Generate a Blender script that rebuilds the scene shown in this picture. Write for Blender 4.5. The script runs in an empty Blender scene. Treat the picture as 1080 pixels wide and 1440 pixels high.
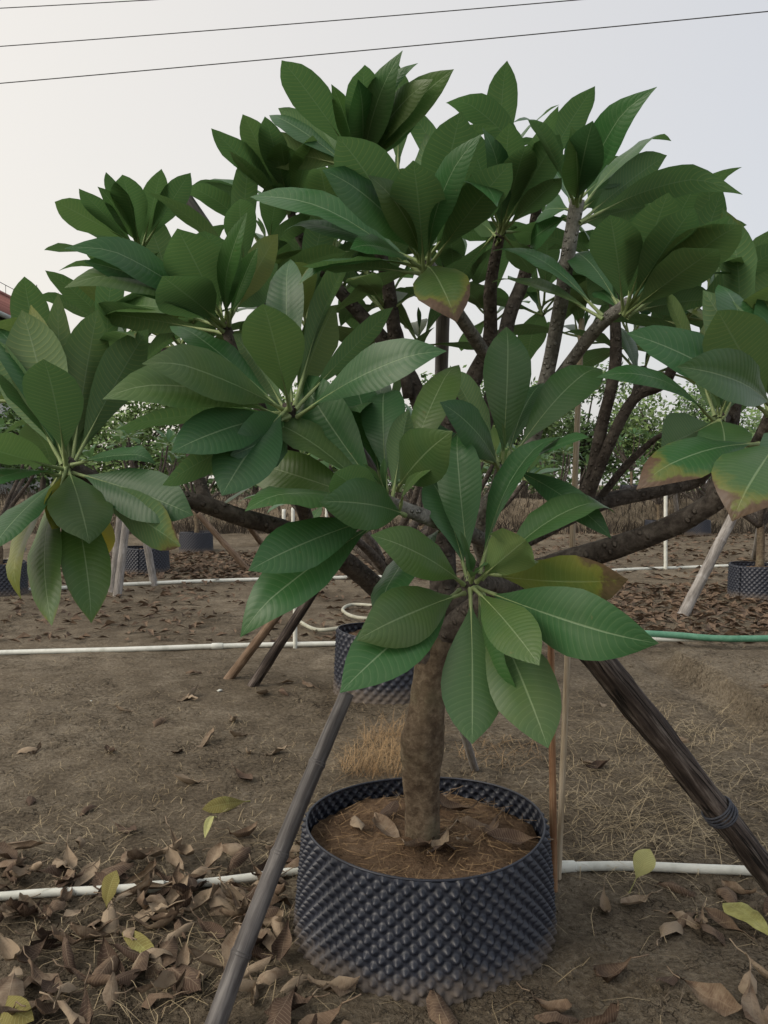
import bpy, bmesh, math, random
from mathutils import Vector, Matrix, noise
R = math.radians
rnd = random.Random(7)
S = bpy.context.scene
COL = S.collection

# ------------------------------------------------------------------ camera
F, H, PITCH = 1090.0, 1.5, R(2.0)
CP, SP = math.cos(PITCH), math.sin(PITCH)
cam_d = bpy.data.cameras.new('camera'); cam = bpy.data.objects.new('camera', cam_d); COL.objects.link(cam)
cam_d.sensor_fit = 'VERTICAL'; cam_d.sensor_height = 36.0; cam_d.sensor_width = 27.0
cam_d.lens = 36.0 * F / 1440.0
cam_d.clip_start = 0.05; cam_d.clip_end = 3000
cam.location = (0, 0, H); cam.rotation_euler = (R(90) - PITCH, 0, 0)
S.camera = cam
S.render.resolution_x, S.render.resolution_y = 768, 1024

# ------------------------------------------------------------------ sky, sun, exposure
SUN_EL, SUN_AZ = R(38), R(-118)       # azimuth from +Y (view direction) towards +X
w = bpy.data.worlds.new('World'); S.world = w; w.use_nodes = True
nt = w.node_tree; N = nt.nodes; L = nt.links; N.clear()
wo = N.new('ShaderNodeOutputWorld')
sky = N.new('ShaderNodeTexSky'); sky.sky_type = 'NISHITA'; sky.sun_disc = False
sky.sun_elevation = R(14); sky.sun_rotation = R(-50); sky.dust_density = 7; sky.air_density = 1.2; sky.ozone_density = 1.5
sky.sun_elevation = SUN_EL; sky.sun_rotation = SUN_AZ
b1 = N.new('ShaderNodeBackground'); b1.inputs[1].default_value = 0.05
L.new(sky.outputs[0], b1.inputs[0])
# even veil of thick haze that covers the sky, warmer towards the sun's side
tc = N.new('ShaderNodeTexCoord'); sx = N.new('ShaderNodeSeparateXYZ'); L.new(tc.outputs['Generated'], sx.inputs[0])
mr = N.new('ShaderNodeMapRange'); mr.inputs[1].default_value = -0.62; mr.inputs[2].default_value = 0.62
L.new(sx.outputs[0], mr.inputs[0])
mx = N.new('ShaderNodeMix'); mx.data_type = 'RGBA'
mx.inputs[6].default_value = (0.93, 0.855, 0.735, 1); mx.inputs[7].default_value = (0.60, 0.605, 0.625, 1)
L.new(mr.outputs[0], mx.inputs[0])
b2 = N.new('ShaderNodeBackground'); b2.inputs[1].default_value = 0.86
L.new(mx.outputs[2], b2.inputs[0])
ad = N.new('ShaderNodeAddShader'); L.new(b1.outputs[0], ad.inputs[0]); L.new(b2.outputs[0], ad.inputs[1])
L.new(ad.outputs[0], wo.inputs[0])

sl = bpy.data.lights.new('sun', 'SUN'); sl.energy = 1.1; sl.angle = R(35); sl.color = (1.0, 0.95, 0.87)
so = bpy.data.objects.new('sun', sl); COL.objects.link(so)
sdir = Vector((math.sin(SUN_AZ) * math.cos(SUN_EL), math.cos(SUN_AZ) * math.cos(SUN_EL), math.sin(SUN_EL)))
so.rotation_euler = sdir.to_track_quat('Z', 'Y').to_euler(); so.location = sdir * 50

S.view_settings.view_transform = 'Standard'; S.view_settings.look = 'None'
S.view_settings.exposure = 0.1; S.view_settings.gamma = 1.0; S.view_settings.use_curve_mapping = False
S.render.engine = 'CYCLES'
S.cycles.use_denoising = True; S.cycles.denoiser = 'OPENIMAGEDENOISE'; S.cycles.denoising_input_passes = 'RGB_ALBEDO_NORMAL'; S.cycles.denoising_prefilter = 'ACCURATE'
S.cycles.max_bounces = 6; S.cycles.diffuse_bounces = 3; S.cycles.glossy_bounces = 2
S.cycles.transmission_bounces = 4; S.cycles.transparent_max_bounces = 4
S.cycles.caustics_reflective = False; S.cycles.caustics_refractive = False

# ------------------------------------------------------------------ pixel helpers (photo pixels, 1080 x 1440)
def ray(px, py):
    x = (px - 540) / F; u = -(py - 720) / F
    return Vector((x, CP + u * SP, -SP + u * CP))
EYE = Vector((0, 0, H))
def P(px, py, d):
    r = ray(px, py); return EYE + r * (d / r.y)
def G(px, py, z=0.0):
    r = ray(px, py); return EYE + r * ((z - H) / r.z)

# ------------------------------------------------------------------ object helpers
def link(o, parent=None):
    COL.objects.link(o)
    if parent is not None: o.parent = parent
    return o
def obj(name, me, mats=None, parent=None):
    o = bpy.data.objects.new(name, me)
    if mats is not None:
        for m in (mats if isinstance(mats, (list, tuple)) else [mats]):
            me.materials.append(m)
    return link(o, parent)
def empty(name, loc=(0, 0, 0), rz=0):
    o = bpy.data.objects.new(name, None); o.empty_display_size = 0.1
    o.location = loc; o.rotation_euler = (0, 0, rz)
    return link(o)
def tag(o, label=None, cat=None, group=None, kind=None):
    if label: o['label'] = label
    if cat: o['category'] = cat
    if group: o['group'] = group
    if kind: o['kind'] = kind
    return o
def mesh(name, vs, fs, smooth=True, uv=None, mi=None):
    me = bpy.data.meshes.new(name); me.from_pydata([tuple(v) for v in vs], [], fs)
    if smooth: me.polygons.foreach_set('use_smooth', [True] * len(fs))
    if mi: me.polygons.foreach_set('material_index', mi)
    if uv:
        l = me.uv_layers.new(name='UVMap'); flat = []
        for lp in me.loops: flat += uv[lp.vertex_index]
        l.data.foreach_set('uv', flat)
    me.update(); return me
def copy_tree(o, parent=None):
    c = o.copy(); COL.objects.link(c); c.parent = parent
    for ch in list(o.children): copy_tree(ch, c)
    return c
def catmull(pts, n):
    out = []
    m = len(pts)
    for i in range(m - 1):
        p0 = pts[max(i - 1, 0)]; p1 = pts[i]; p2 = pts[i + 1]; p3 = pts[min(i + 2, m - 1)]
        for k in range(n):
            t = k / n
            out.append(tuple(0.5 * ((2 * b) + (-a + c) * t + (2 * a - 5 * b + 4 * c - d) * t * t + (-a + 3 * b - 3 * c + d) * t ** 3)
                             for a, b, c, d in zip(p0, p1, p2, p3)))
    out.append(tuple(pts[-1])); return out
def tube(path, sides=10, cap=True, rough=0.0, seed=0.0, ell=1.0):
    """path: list of (x, y, z, r) -> verts, faces, uv; rough adds real lumps"""
    vs, fs, uv = [], [], []
    n = len(path); prev = None; ln = 0.0
    for i, p in enumerate(path):
        c = Vector(p[:3]); a = Vector(path[max(i - 1, 0)][:3]); b = Vector(path[min(i + 1, n - 1)][:3])
        t = (b - a).normalized()
        if prev is None:
            x = t.orthogonal().normalized()
        else:
            x = (prev - t * prev.dot(t)).normalized()
        prev = x; y = t.cross(x)
        if i: ln += (c - Vector(path[i - 1][:3])).length
        for k in range(sides):
            an = 2 * math.pi * k / sides
            r = p[3]
            if rough:
                q = c * (6.0) + (x * math.cos(an) + y * math.sin(an)) * 1.3 + Vector((seed, seed, 0))
                r *= 1 + rough * noise.noise(q) + rough * .6 * noise.noise(q * 3.1)
            vs.append(c + x * (r * math.cos(an) * ell) + y * (r * math.sin(an))); uv.append((ln, k / sides))
    for i in range(n - 1):
        for k in range(sides):
            k2 = (k + 1) % sides
            fs.append((i * sides + k, i * sides + k2, (i + 1) * sides + k2, (i + 1) * sides + k))
    if cap:
        fs.append(tuple(range(sides))[::-1]); fs.append(tuple((n - 1) * sides + k for k in range(sides)))
    return vs, fs, uv
class MB:
    def __init__(s): s.v = []; s.f = []; s.u = []; s.m = []
    def add(s, vs, fs, uv=None, mi=0):
        o = len(s.v); s.v += [tuple(v) for v in vs]; s.f += [tuple(i + o for i in f) for f in fs]
        s.u += uv if uv else [(0, 0)] * len(vs); s.m += [mi] * len(fs)
    def tube(s, path, sides=10, mi=0, **k):
        v, f, u = tube(path, sides, **k); s.add(v, f, u, mi)
    def box(s, lo, hi, M=None, mi=0):
        vs = [Vector((x, y, z)) for x in (lo[0], hi[0]) for y in (lo[1], hi[1]) for z in (lo[2], hi[2])]
        if M is not None: vs = [M @ v for v in vs]
        s.add(vs, [(0, 1, 3, 2), (4, 6, 7, 5), (0, 4, 5, 1), (2, 3, 7, 6), (0, 2, 6, 4), (1, 5, 7, 3)], mi=mi)
    def mesh(s, name, smooth=True): return mesh(name, s.v, s.f, smooth, s.u, s.m)

# ------------------------------------------------------------------ materials
def newmat(name):
    m = bpy.data.materials.new(name); m.use_nodes = True
    nt = m.node_tree; nt.nodes.clear()
    out = nt.nodes.new('ShaderNodeOutputMaterial'); bs = nt.nodes.new('ShaderNodeBsdfPrincipled')
    nt.links.new(bs.outputs[0], out.inputs[0])
    return m, nt, bs, out
class NB:
    def __init__(s, nt): s.nt = nt
    def n(s, t, **k):
        x = s.nt.nodes.new(t)
        for a, b in k.items(): setattr(x, a, b)
        return x
    def l(s, a, b): s.nt.links.new(a, b)
    def set(s, sock, v):
        if hasattr(v, 'is_output'): s.l(v, sock)
        else: sock.default_value = v
    def math(s, op, a, b=0.0, c=0.0, clamp=False):
        x = s.n('ShaderNodeMath', operation=op, use_clamp=clamp)
        for i, v in enumerate((a, b, c)): s.set(x.inputs[i], v)
        return x.outputs[0]
    def mix(s, f, a, b, mode='MIX'):
        x = s.n('ShaderNodeMix', data_type='RGBA', blend_type=mode)
        s.set(x.inputs[0], f); s.set(x.inputs[6], a); s.set(x.inputs[7], b); return x.outputs[2]
    def noise(s, vec, scale, detail=4, rough=.55, dist=0.0):
        x = s.n('ShaderNodeTexNoise'); s.l(vec, x.inputs['Vector'])
        x.inputs['Scale'].default_value = scale; x.inputs['Detail'].default_value = detail
        x.inputs['Roughness'].default_value = rough; x.inputs['Distortion'].default_value = dist
        return x.outputs[0]
    def ramp(s, v, stops):
        x = s.n('ShaderNodeMapRange', interpolation_type='SMOOTHSTEP'); s.l(v, x.inputs[0])
        x.inputs[1].default_value, x.inputs[2].default_value = stops[0], stops[1]
        x.inputs[3].default_value, x.inputs[4].default_value = (stops[2], stops[3]) if len(stops) > 2 else (0, 1)
        return x.outputs[0]
    def cramp(s, v, cols):
        x = s.n('ShaderNodeValToRGB'); s.l(v, x.inputs[0]); e = x.color_ramp.elements
        while len(e) < len(cols): e.new(0.5)
        for i, (p, c) in enumerate(cols): e[i].position = p; e[i].color = (*c, 1)
        return x.outputs[0]
    def bump(s, h, strength, dist, prev=None):
        x = s.n('ShaderNodeBump'); s.l(h, x.inputs['Height']); x.inputs['Strength'].default_value = strength
        x.inputs['Distance'].default_value = dist
        if prev is not None: s.l(prev, x.inputs['Normal'])
        return x.outputs[0]

def mat_simple(name, c1, c2, scale=20, rough=.7, bump=.3, bdist=.004, stretch=(1, 1, 1), spec=.3, coord='Object', mid=None):
    m, nt, bs, out = newmat(name); b = NB(nt)
    tc = b.n('ShaderNodeTexCoord'); mp = b.n('ShaderNodeMapping'); b.l(tc.outputs[coord], mp.inputs[0]); mp.inputs['Scale'].default_value = stretch
    f = b.noise(mp.outputs[0], scale, 6, .62); g = b.noise(mp.outputs[0], scale * .23, 3, .5)
    f2 = b.math('ADD', b.math('MULTIPLY', f, .6), b.math('MULTIPLY', g, .4))
    cols = [(0.38, c1), (0.62, c2)] if mid is None else [(0.36, c1), (0.5, mid), (0.64, c2)]
    b.l(b.cramp(f2, cols), bs.inputs['Base Color'])
    bs.inputs['Roughness'].default_value = rough; bs.inputs['Specular IOR Level'].default_value = spec
    if bump: b.l(b.bump(f, bump, bdist), bs.inputs['Normal'])
    return m

def mat_leaf():
    m, nt, bs, out = newmat('frangipani_leaf'); b = NB(nt)
    uv = b.n('ShaderNodeUVMap'); sp = b.n('ShaderNodeSeparateXYZ'); b.l(uv.outputs[0], sp.inputs[0])
    t = sp.outputs[0]; s = b.math('ABSOLUTE', b.math('MULTIPLY', b.math('SUBTRACT', sp.outputs[1], .5), 2.0))
    oi = b.n('ShaderNodeObjectInfo'); cs = b.n('ShaderNodeSeparateColor'); b.l(oi.outputs['Color'], cs.inputs[0])
    yel, brn = cs.outputs[0], cs.outputs[1]
    geo = b.n('ShaderNodeNewGeometry'); back = geo.outputs['Backfacing']
    tco = b.n('ShaderNodeTexCoord')
    # lateral veins
    s2 = b.math('MULTIPLY', s, s)
    q = b.math('SUBTRACT', t, b.math('ADD', b.math('MULTIPLY', s, .05), b.math('MULTIPLY', s2, .035)))
    fr = b.math('FRACT', b.math('MULTIPLY', q, 25.0))
    d = b.math('ABSOLUTE', b.math('SUBTRACT', fr, .5))                  # 0 at the vein
    vein = b.ramp(d, (0.02, 0.11, 1, 0))
    vein = b.math('MULTIPLY', vein, b.ramp(s, (.80, .97, 1, 0.15)))
    mid = b.ramp(s, (0.012, 0.042, 1, 0))
    veins = b.math('MAXIMUM', vein, mid)
    nz = b.noise(tco.outputs['Object'], 9, 3); nf = b.noise(tco.outputs['Object'], 90, 4, .6)
    up = b.mix(nz, (.029, .108, .032, 1), (.043, .134, .038, 1))
    lo = b.mix(nz, (.092, .185, .080, 1), (.118, .215, .092, 1))
    rn = oi.outputs['Random']
    up = b.mix(b.math('MULTIPLY', rn, .55), up, (.050, .112, .060, 1))
    base = b.mix(back, up, lo)
    vcol = b.mix(back, (.12, .21, .09, 1), (.21, .29, .11, 1))
    vs = b.math('MULTIPLY', vein, b.mix(back, (.36,) * 3 + (1,), (.75,) * 3 + (1,)))
    base = b.mix(vs, base, vcol)
    base = b.mix(b.math('MULTIPLY', mid, .8), base, (.19, .29, .16, 1))
    # yellowing, brown scorched tip and margin
    base = b.mix(b.math('MULTIPLY', yel, b.ramp(nz, (.25, .6, .5, 1))), base, (.36, .30, .03, 1))
    edge = b.math('ADD', b.math('MULTIPLY', b.ramp(t, (.55, 1.0)), .85), b.math('MULTIPLY', s2, .42))
    edge = b.math('ADD', edge, b.math('MULTIPLY', b.math('SUBTRACT', b.noise(tco.outputs['Object'], 22, 5, .65), .5), 1.2))
    thr = b.math('SUBTRACT', 1.62, b.math('MULTIPLY', brn, 1.0))
    bm = b.ramp(b.math('SUBTRACT', edge, thr), (-.05, .12))
    ym = b.ramp(b.math('SUBTRACT', edge, thr), (-.38, .0))
    base = b.mix(b.math('MULTIPLY', ym, b.math('MULTIPLY', b.ramp(brn, (0, .3)), .55)), base, (.22, .20, .035, 1))
    base = b.mix(b.math('MULTIPLY', bm, b.ramp(brn, (0, .05))), base, b.mix(nf, (.055, .030, .020, 1), (.17, .105, .065, 1)))
    # small blemishes and dust
    sp2 = b.ramp(b.noise(tco.outputs['Object'], 55, 2), (.72, .78)); base = b.mix(b.math('MULTIPLY', sp2, .4), base, (.16, .15, .06, 1))
    dust = b.ramp(b.noise(tco.outputs['Object'], 14, 6, .7), (.4, .8)); base = b.mix(b.math('MULTIPLY', dust, .09), base, (.25, .23, .19, 1))
    b.l(base, bs.inputs['Base Color'])
    b.l(b.mix(back, (.37,) * 3 + (1,), (.6,) * 3 + (1,)), bs.inputs['Roughness'])
    bs.inputs['Specular IOR Level'].default_value = .38
    hgt = b.math('SUBTRACT', b.math('MULTIPLY', d, 1.4), mid)
    sgn = b.math('SUBTRACT', 1.0, b.math('MULTIPLY', back, 2.0))
    nrm = b.bump(hgt, .30, .0014); nrm = b.bump(nf, .12, .001, nrm)
    b.l(nrm, bs.inputs['Normal'])
    tr = b.n('ShaderNodeBsdfTranslucent'); b.l(b.mix(.5, base, (.12, .28, .07, 1)), tr.inputs[0]); b.l(nrm, tr.inputs[1])
    ms = b.n('ShaderNodeMixShader'); ms.inputs[0].default_value = .27
    b.l(bs.outputs[0], ms.inputs[1]); b.l(tr.outputs[0], ms.inputs[2]); b.l(ms.outputs[0], out.inputs[0])
    return m
M_LEAF = mat_leaf()
M_PET = mat_simple('leaf_stalk', (.20, .27, .11), (.27, .34, .16), 30, .55, .1, .001)
def mat_dryleaf(name, ca, cb, cc):
    m, nt, bs, out = newmat(name); b = NB(nt)
    uv = b.n('ShaderNodeUVMap'); sp = b.n('ShaderNodeSeparateXYZ'); b.l(uv.outputs[0], sp.inputs[0])
    s = b.math('ABSOLUTE', b.math('MULTIPLY', b.math('SUBTRACT', sp.outputs[1], .5), 2.0))
    q = b.math('SUBTRACT', sp.outputs[0], b.math('MULTIPLY', s, .08))
    d = b.math('ABSOLUTE', b.math('SUBTRACT', b.math('FRACT', b.math('MULTIPLY', q, 20)), .5))
    vein = b.math('MAXIMUM', b.ramp(d, (.03, .14, 1, 0)), b.ramp(s, (.02, .07, 1, 0)))
    tco = b.n('ShaderNodeTexCoord'); oi = b.n('ShaderNodeObjectInfo')
    va = b.n('ShaderNodeVectorMath', operation='ADD'); b.l(tco.outputs['Object'], va.inputs[0]); b.l(oi.outputs['Random'], va.inputs[1])
    f = b.noise(va.outputs[0], 18, 5, .65)
    c = b.cramp(b.math('ADD', b.math('MULTIPLY', f, .6), b.math('MULTIPLY', oi.outputs['Random'], .4)), [(.36, ca), (.5, cb), (.66, cc)])
    c = b.mix(b.math('MULTIPLY', vein, .35), c, (*cc, 1))
    b.l(c, bs.inputs['Base Color']); bs.inputs['Roughness'].default_value = .8; bs.inputs['Specular IOR Level'].default_value = .2
    b.l(b.bump(b.math('ADD', vein, f), .5, .002), bs.inputs['Normal'])
    return m
M_DRY = mat_dryleaf('dry_leaf', (.070, .046, .034), (.150, .105, .072), (.29, .23, .165))
M_YLEAF = mat_dryleaf('yellow_fallen_leaf', (.17, .15, .05), (.29, .29, .10), (.38, .38, .17))
M_FOLI = mat_simple('far_foliage', (.05, .105, .03), (.115, .19, .06), 3, .6, 0)
M_FOLI2 = mat_simple('far_foliage_light', (.09, .16, .045), (.17, .25, .085), 3, .6, 0)

def mat_bark(name, ca, cb, cc, ring=True, us=60, green=None):
    m, nt, bs, out = newmat(name); b = NB(nt)
    tco = b.n('ShaderNodeTexCoord'); o = tco.outputs['Object']
    f = b.noise(o, 38, 7, .68); g = b.noise(o, 7, 3)
    uv = b.n('ShaderNodeUVMap'); mp = b.n('ShaderNodeMapping'); b.l(uv.outputs[0], mp.inputs[0]); mp.inputs['Scale'].default_value = (us, 6, 1)
    vor = b.n('ShaderNodeTexVoronoi'); vor.feature = 'F1'; b.l(mp.outputs[0], vor.inputs['Vector']); vor.inputs['Scale'].default_value = 1.0
    scar = b.ramp(vor.outputs[0], (.18, .34, 1, 0)) if ring else None
    h = b.math('ADD', f, b.math('MULTIPLY', g, .6))
    c = b.cramp(b.math('ADD', b.math('MULTIPLY', f, .65), b.math('MULTIPLY', g, .35)), [(.39, ca), (.5, cb), (.61, cc)])
    if ring:
        c = b.mix(b.math('MULTIPLY', scar, .45), c, (*[min(1, x * 1.25) for x in cc], 1)); h = b.math('ADD', h, b.math('MULTIPLY', scar, .9))
    if green: c = b.mix(b.math('MULTIPLY', b.ramp(g, (.45, .7)), .6), c, (*green, 1))
    b.l(c, bs.inputs['Base Color']); bs.inputs['Roughness'].default_value = .88; bs.inputs['Specular IOR Level'].default_value = .2
    b.l(b.bump(h, 1.0, .010), bs.inputs['Normal'])
    return m
M_TRUNK = mat_bark('trunk_bark', (.070, .050, .034), (.135, .103, .071), (.225, .180, .130), False, 60, (.12, .112, .068))
M_BRANCH = mat_bark('branch_bark', (.042, .035, .031), (.085, .073, .064), (.145, .128, .112), True, 40)
M_STEM = mat_bark('stem_bark', (.11, .105, .095), (.20, .195, .178), (.33, .325, .30), True, 50)

def mat_wood(name, ca, cb, cc, us=3, vs=16, rough=.8, streak=1.0, crack=False):
    m, nt, bs, out = newmat(name); b = NB(nt)
    uv = b.n('ShaderNodeUVMap'); mp = b.n('ShaderNodeMapping'); b.l(uv.outputs[0], mp.inputs[0]); mp.inputs['Scale'].default_value = (us, vs, 1)
    oi = b.n('ShaderNodeObjectInfo'); va = b.n('ShaderNodeVectorMath', operation='ADD'); b.l(mp.outputs[0], va.inputs[0]); b.l(oi.outputs['Random'], va.inputs[1])
    f = b.noise(va.outputs[0], 1.6, 7, .7, .4)
    tco = b.n('ShaderNodeTexCoord'); g = b.noise(tco.outputs['Object'], 5, 4)
    c = b.cramp(b.math('ADD', b.math('MULTIPLY', f, .7), b.math('MULTIPLY', g, .3)), [(.40, ca), (.5, cb), (.60, cc)])
    hh = f
    if crack:
        mp2 = b.n('ShaderNodeMapping'); b.l(va.outputs[0], mp2.inputs[0]); mp2.inputs['Scale'].default_value = (.55, 1.0, 1)
        rg = b.ramp(b.math('ABSOLUTE', b.math('SUBTRACT', b.noise(mp2.outputs[0], 1.0, 3, .5, .3), .5)), (.004, .03, 1, 0))
        c = b.mix(b.math('MULTIPLY', rg, .85), c, (.006, .005, .005, 1)); hh = b.math('SUBTRACT', f, b.math('MULTIPLY', rg, 1.2))
    b.l(c, bs.inputs['Base Color']); bs.inputs['Roughness'].default_value = rough; bs.inputs['Specular IOR Level'].default_value = .3
    b.l(b.bump(hh, min(1, .7 * streak), .008 if crack else .004), bs.inputs['Normal'])
    return m
M_BAMB = mat_wood('weathered_grey_bamboo', (.050, .046, .046), (.095, .090, .090), (.17, .162, .158), 2, 5, .55, .22)
M_LOG = mat_wood('dark_weathered_log', (.022, .016, .014), (.062, .048, .041), (.170, .145, .128), 2.4, 9, .85, 1.6, True)
M_BROWNPOLE = mat_wood('brown_wood_pole', (.10, .066, .042), (.18, .125, .085), (.27, .20, .145), 3, 9, .8)
M_GREYPOLE = mat_wood('pale_grey_pole', (.15, .14, .13), (.24, .225, .21), (.36, .345, .33), 3, 9, .8)
M_TAN = mat_wood('tan_bamboo', (.27, .215, .145), (.40, .335, .245), (.50, .44, .345), 2, 6, .5, .3)
M_TANR = mat_wood('reddish_bamboo', (.17, .085, .045), (.27, .15, .085), (.38, .25, .15), 2, 6, .5, .4)
M_PVC = mat_simple('dirty_white_plastic', (.48, .50, .45), (.70, .72, .67), 14, .45, .1, .001, spec=.4, mid=(.63, .65, .60))
M_GREENHOSE = mat_simple('green_plastic', (.06, .19, .12), (.12, .28, .19), 18, .45, .1, .001)
M_PALEHOSE = mat_simple('pale_hose', (.30, .31, .25), (.44, .44, .36), 18, .5, .1, .001)
M_WIRE = mat_simple('wire', (.02, .02, .02), (.05, .05, .05), 40, .6, 0)
M_TIE = mat_simple('tie_wire', (.03, .035, .05), (.07, .075, .09), 60, .6, .2, .001)
M_STRAW = mat_simple('straw', (.26, .20, .115), (.46, .38, .24), 5, .8, 0)
M_STRAW2 = mat_simple('orange_straw', (.25, .155, .075), (.40, .28, .15), 5, .8, 0)

def mat_soil(name, dark, mid, light, potsoil=False):
    m, nt, bs, out = newmat(name); b = NB(nt)
    tco = b.n('ShaderNodeTexCoord'); o = tco.outputs['Object']
    big = b.noise(o, .55, 4, .6); med = b.noise(o, 4.5, 5, .6); fine = b.noise(o, 42, 7, .72); grit = b.noise(o, 170, 3, .6)
    f = b.math('ADD', b.math('ADD', b.math('MULTIPLY', big, .30), b.math('MULTIPLY', med, .25)), b.math('MULTIPLY', fine, .45))
    c = b.cramp(f, [(.40, dark), (.5, mid), (.60, light)])
    # straw-coloured chaff specks
    ch = b.math('MULTIPLY', b.ramp(b.noise(o, 120, 2, .5, 1.5), (.64, .70)), b.ramp(b.noise(o, 1.7, 3), (.45, .62)))
    c = b.mix(b.math('MULTIPLY', ch, .65), c, (.34, .27, .17, 1))
    dk = b.ramp(b.noise(o, 75, 3, .6, .8), (.58, .68)); c = b.mix(b.math('MULTIPLY', dk, .6), c, (.05, .036, .025, 1))
    h = b.math('ADD', b.math('MULTIPLY', fine, 1.0), b.math('MULTIPLY', grit, .35))
    if not potsoil:
        wv = b.n('ShaderNodeVectorMath', operation='ADD'); b.l(o, wv.inputs[0])
        ns = b.n('ShaderNodeTexNoise'); b.l(o, ns.inputs['Vector']); ns.inputs['Scale'].default_value = 9; ns.inputs['Detail'].default_value = 4
        sc = b.n('ShaderNodeVectorMath', operation='SCALE'); b.l(ns.outputs['Color'], sc.inputs[0]); sc.inputs['Scale'].default_value = .20
        b.l(sc.outputs[0], wv.inputs[1])
        vo = b.n('ShaderNodeTexVoronoi'); vo.feature = 'DISTANCE_TO_EDGE'; b.l(wv.outputs[0], vo.inputs['Vector']); vo.inputs['Scale'].default_value = 22
        crack = b.math('MULTIPLY', b.ramp(vo.outputs[0], (.008, .06, 1, 0)), b.ramp(b.noise(o, 11, 4, .6), (.40, .62)))
        msk = b.ramp(b.noise(o, 1.3, 4), (.44, .58)); crack = b.math('MULTIPLY', crack, msk)
        c = b.mix(b.math('MULTIPLY', crack, .6), c, (.030, .022, .016, 1)); h = b.math('SUBTRACT', h, b.math('MULTIPLY', crack, 1.2))
    b.l(c, bs.inputs['Base Color']); bs.inputs['Roughness'].default_value = .95; bs.inputs['Specular IOR Level'].default_value = .12
    n1 = b.bump(h, 1.0, .034); n1 = b.bump(med, .5, .05, n1); b.l(n1, bs.inputs['Normal'])
    return m
M_SOIL = mat_soil('dry_field_soil', (.094, .075, .053), (.182, .150, .108), (.31, .265, .198))
M_POTSOIL = mat_soil('pot_soil', (.13, .082, .05), (.22, .145, .09), (.31, .22, .145), True)

def mat_pot():
    m, nt, bs, out = newmat('dusty_black_plastic'); b = NB(nt)
    tco = b.n('ShaderNodeTexCoord'); o = tco.outputs['Object']; sp = b.n('ShaderNodeSeparateXYZ'); b.l(o, sp.inputs[0])
    f = b.noise(o, 9, 6, .7); g = b.noise(o, 70, 5, .7)
    low = b.ramp(sp.outputs[2], (.0, .20, 1, 0))
    dust = b.math('ADD', b.math('MULTIPLY', low, .95), b.math('MULTIPLY', b.math('SUBTRACT', f, .5), 1.1))
    dust = b.math('ADD', dust, b.math('MULTIPLY', b.math('SUBTRACT', g, .5), .8))
    dust = b.ramp(dust, (.15, .90, 0, .80))
    c = b.mix(b.noise(o, 25, 4), (.012, .015, .024, 1), (.030, .036, .055, 1))
    c = b.mix(dust, c, (.135, .112, .092, 1))
    b.l(c, bs.inputs['Base Color'])
    b.l(b.math('ADD', .42, b.math('MULTIPLY', dust, .6)), bs.inputs['Roughness']); bs.inputs['Specular IOR Level'].default_value = .5
    b.l(b.bump(g, .25, .002), bs.inputs['Normal'])
    return m
M_POT = mat_pot()

# ------------------------------------------------------------------ ground: one sheet out to the horizon
BANK_Y = 24.5
def sstep(a, b, x):
    t = max(0, min(1, (x - a) / (b - a))); return t * t * (3 - 2 * t)
POT_C = Vector((0.135, 2.56, 0))
def gz(x, y):
    z = 0.0
    v = Vector((x, y, 0))
    fade = 1 - sstep(30, 60, y)
    z += 0.03 * noise.noise(v * .7) * fade + 0.018 * noise.noise(v * 2.3 + Vector((3, 1, 0))) * fade
    if y < 16:
        k = 1 - sstep(9, 16, y)
        z += (0.010 * noise.noise(v * 7.0) + 0.006 * noise.noise(v * 17.0 + Vector((5, 0, 2)))) * k
    # bank across the far side of the plot
    yb = BANK_Y + 0.8 * noise.noise(Vector((x * .25, 3.3, 0))) + .25 * noise.noise(Vector((x * 1.7, 9, 0)))
    z += 1.05 * sstep(yb - .35, yb + .35, y)
    # raised bed with a cut edge on the right
    e = 2.42 + .05 * noise.noise(Vector((y * 2.0, 7, 0))) + .03 * noise.noise(Vector((y * 7, 2, 0)))
    z += .13 * sstep(e - .02, e + .035, x) * (1 - sstep(6.45, 6.7, y)) * (1 - sstep(4.2, 5.6, x)) * sstep(2.6, 3.4, y)
    z -= .05 * math.exp(-((x - e + .12) / .12) ** 2) * (1 - sstep(6.6, 7.2, y)) * sstep(2.6, 3.4, y)
    # soil heaped against the pot
    d = (v - POT_C).length
    z += (.022 + .022 * noise.noise(v * 4) + .014 * noise.noise(v * 11)) * math.exp(-((d - .45) / .12) ** 2)
    dm = ((x - .95) / .45) ** 2 + ((y - 2.12) / .3) ** 2
    z += .05 * math.exp(-dm)
    dl = ((x + .15) / .3) ** 2 + ((y - 2.05) / .2) ** 2
    z += .03 * math.exp(-dl)
    return z
def axis_nodes(first, step, lim, grow):
    a = [first]
    s = step
    while a[-1] < lim:
        a.append(a[-1] + s)
        if a[-1] > first + 3.4: s *= grow
    return a
xs = axis_nodes(0, .032, 900, 1.09); xs = [-x for x in xs[:0:-1]] + xs
ys = axis_nodes(1.3, .032, 1600, 1.035); ys = [-300, -60, -15, -4, -1, 0, .5, 1.0] + ys
ys = sorted(set(ys + [BANK_Y + k * .12 for k in range(-14, 15)]))
gv = [(x, y, gz(x, y)) for y in ys for x in xs]
nx = len(xs)
gf = [(j * nx + i, j * nx + i + 1, (j + 1) * nx + i + 1, (j + 1) * nx + i) for j in range(len(ys) - 1) for i in range(nx - 1)]
tag(obj('ground', mesh('ground', gv, gf), M_SOIL), kind='structure')
def onground(px, py):
    p = G(px, py)
    for _ in range(4): p = G(px, py, gz(p.x, p.y))
    return p

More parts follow.
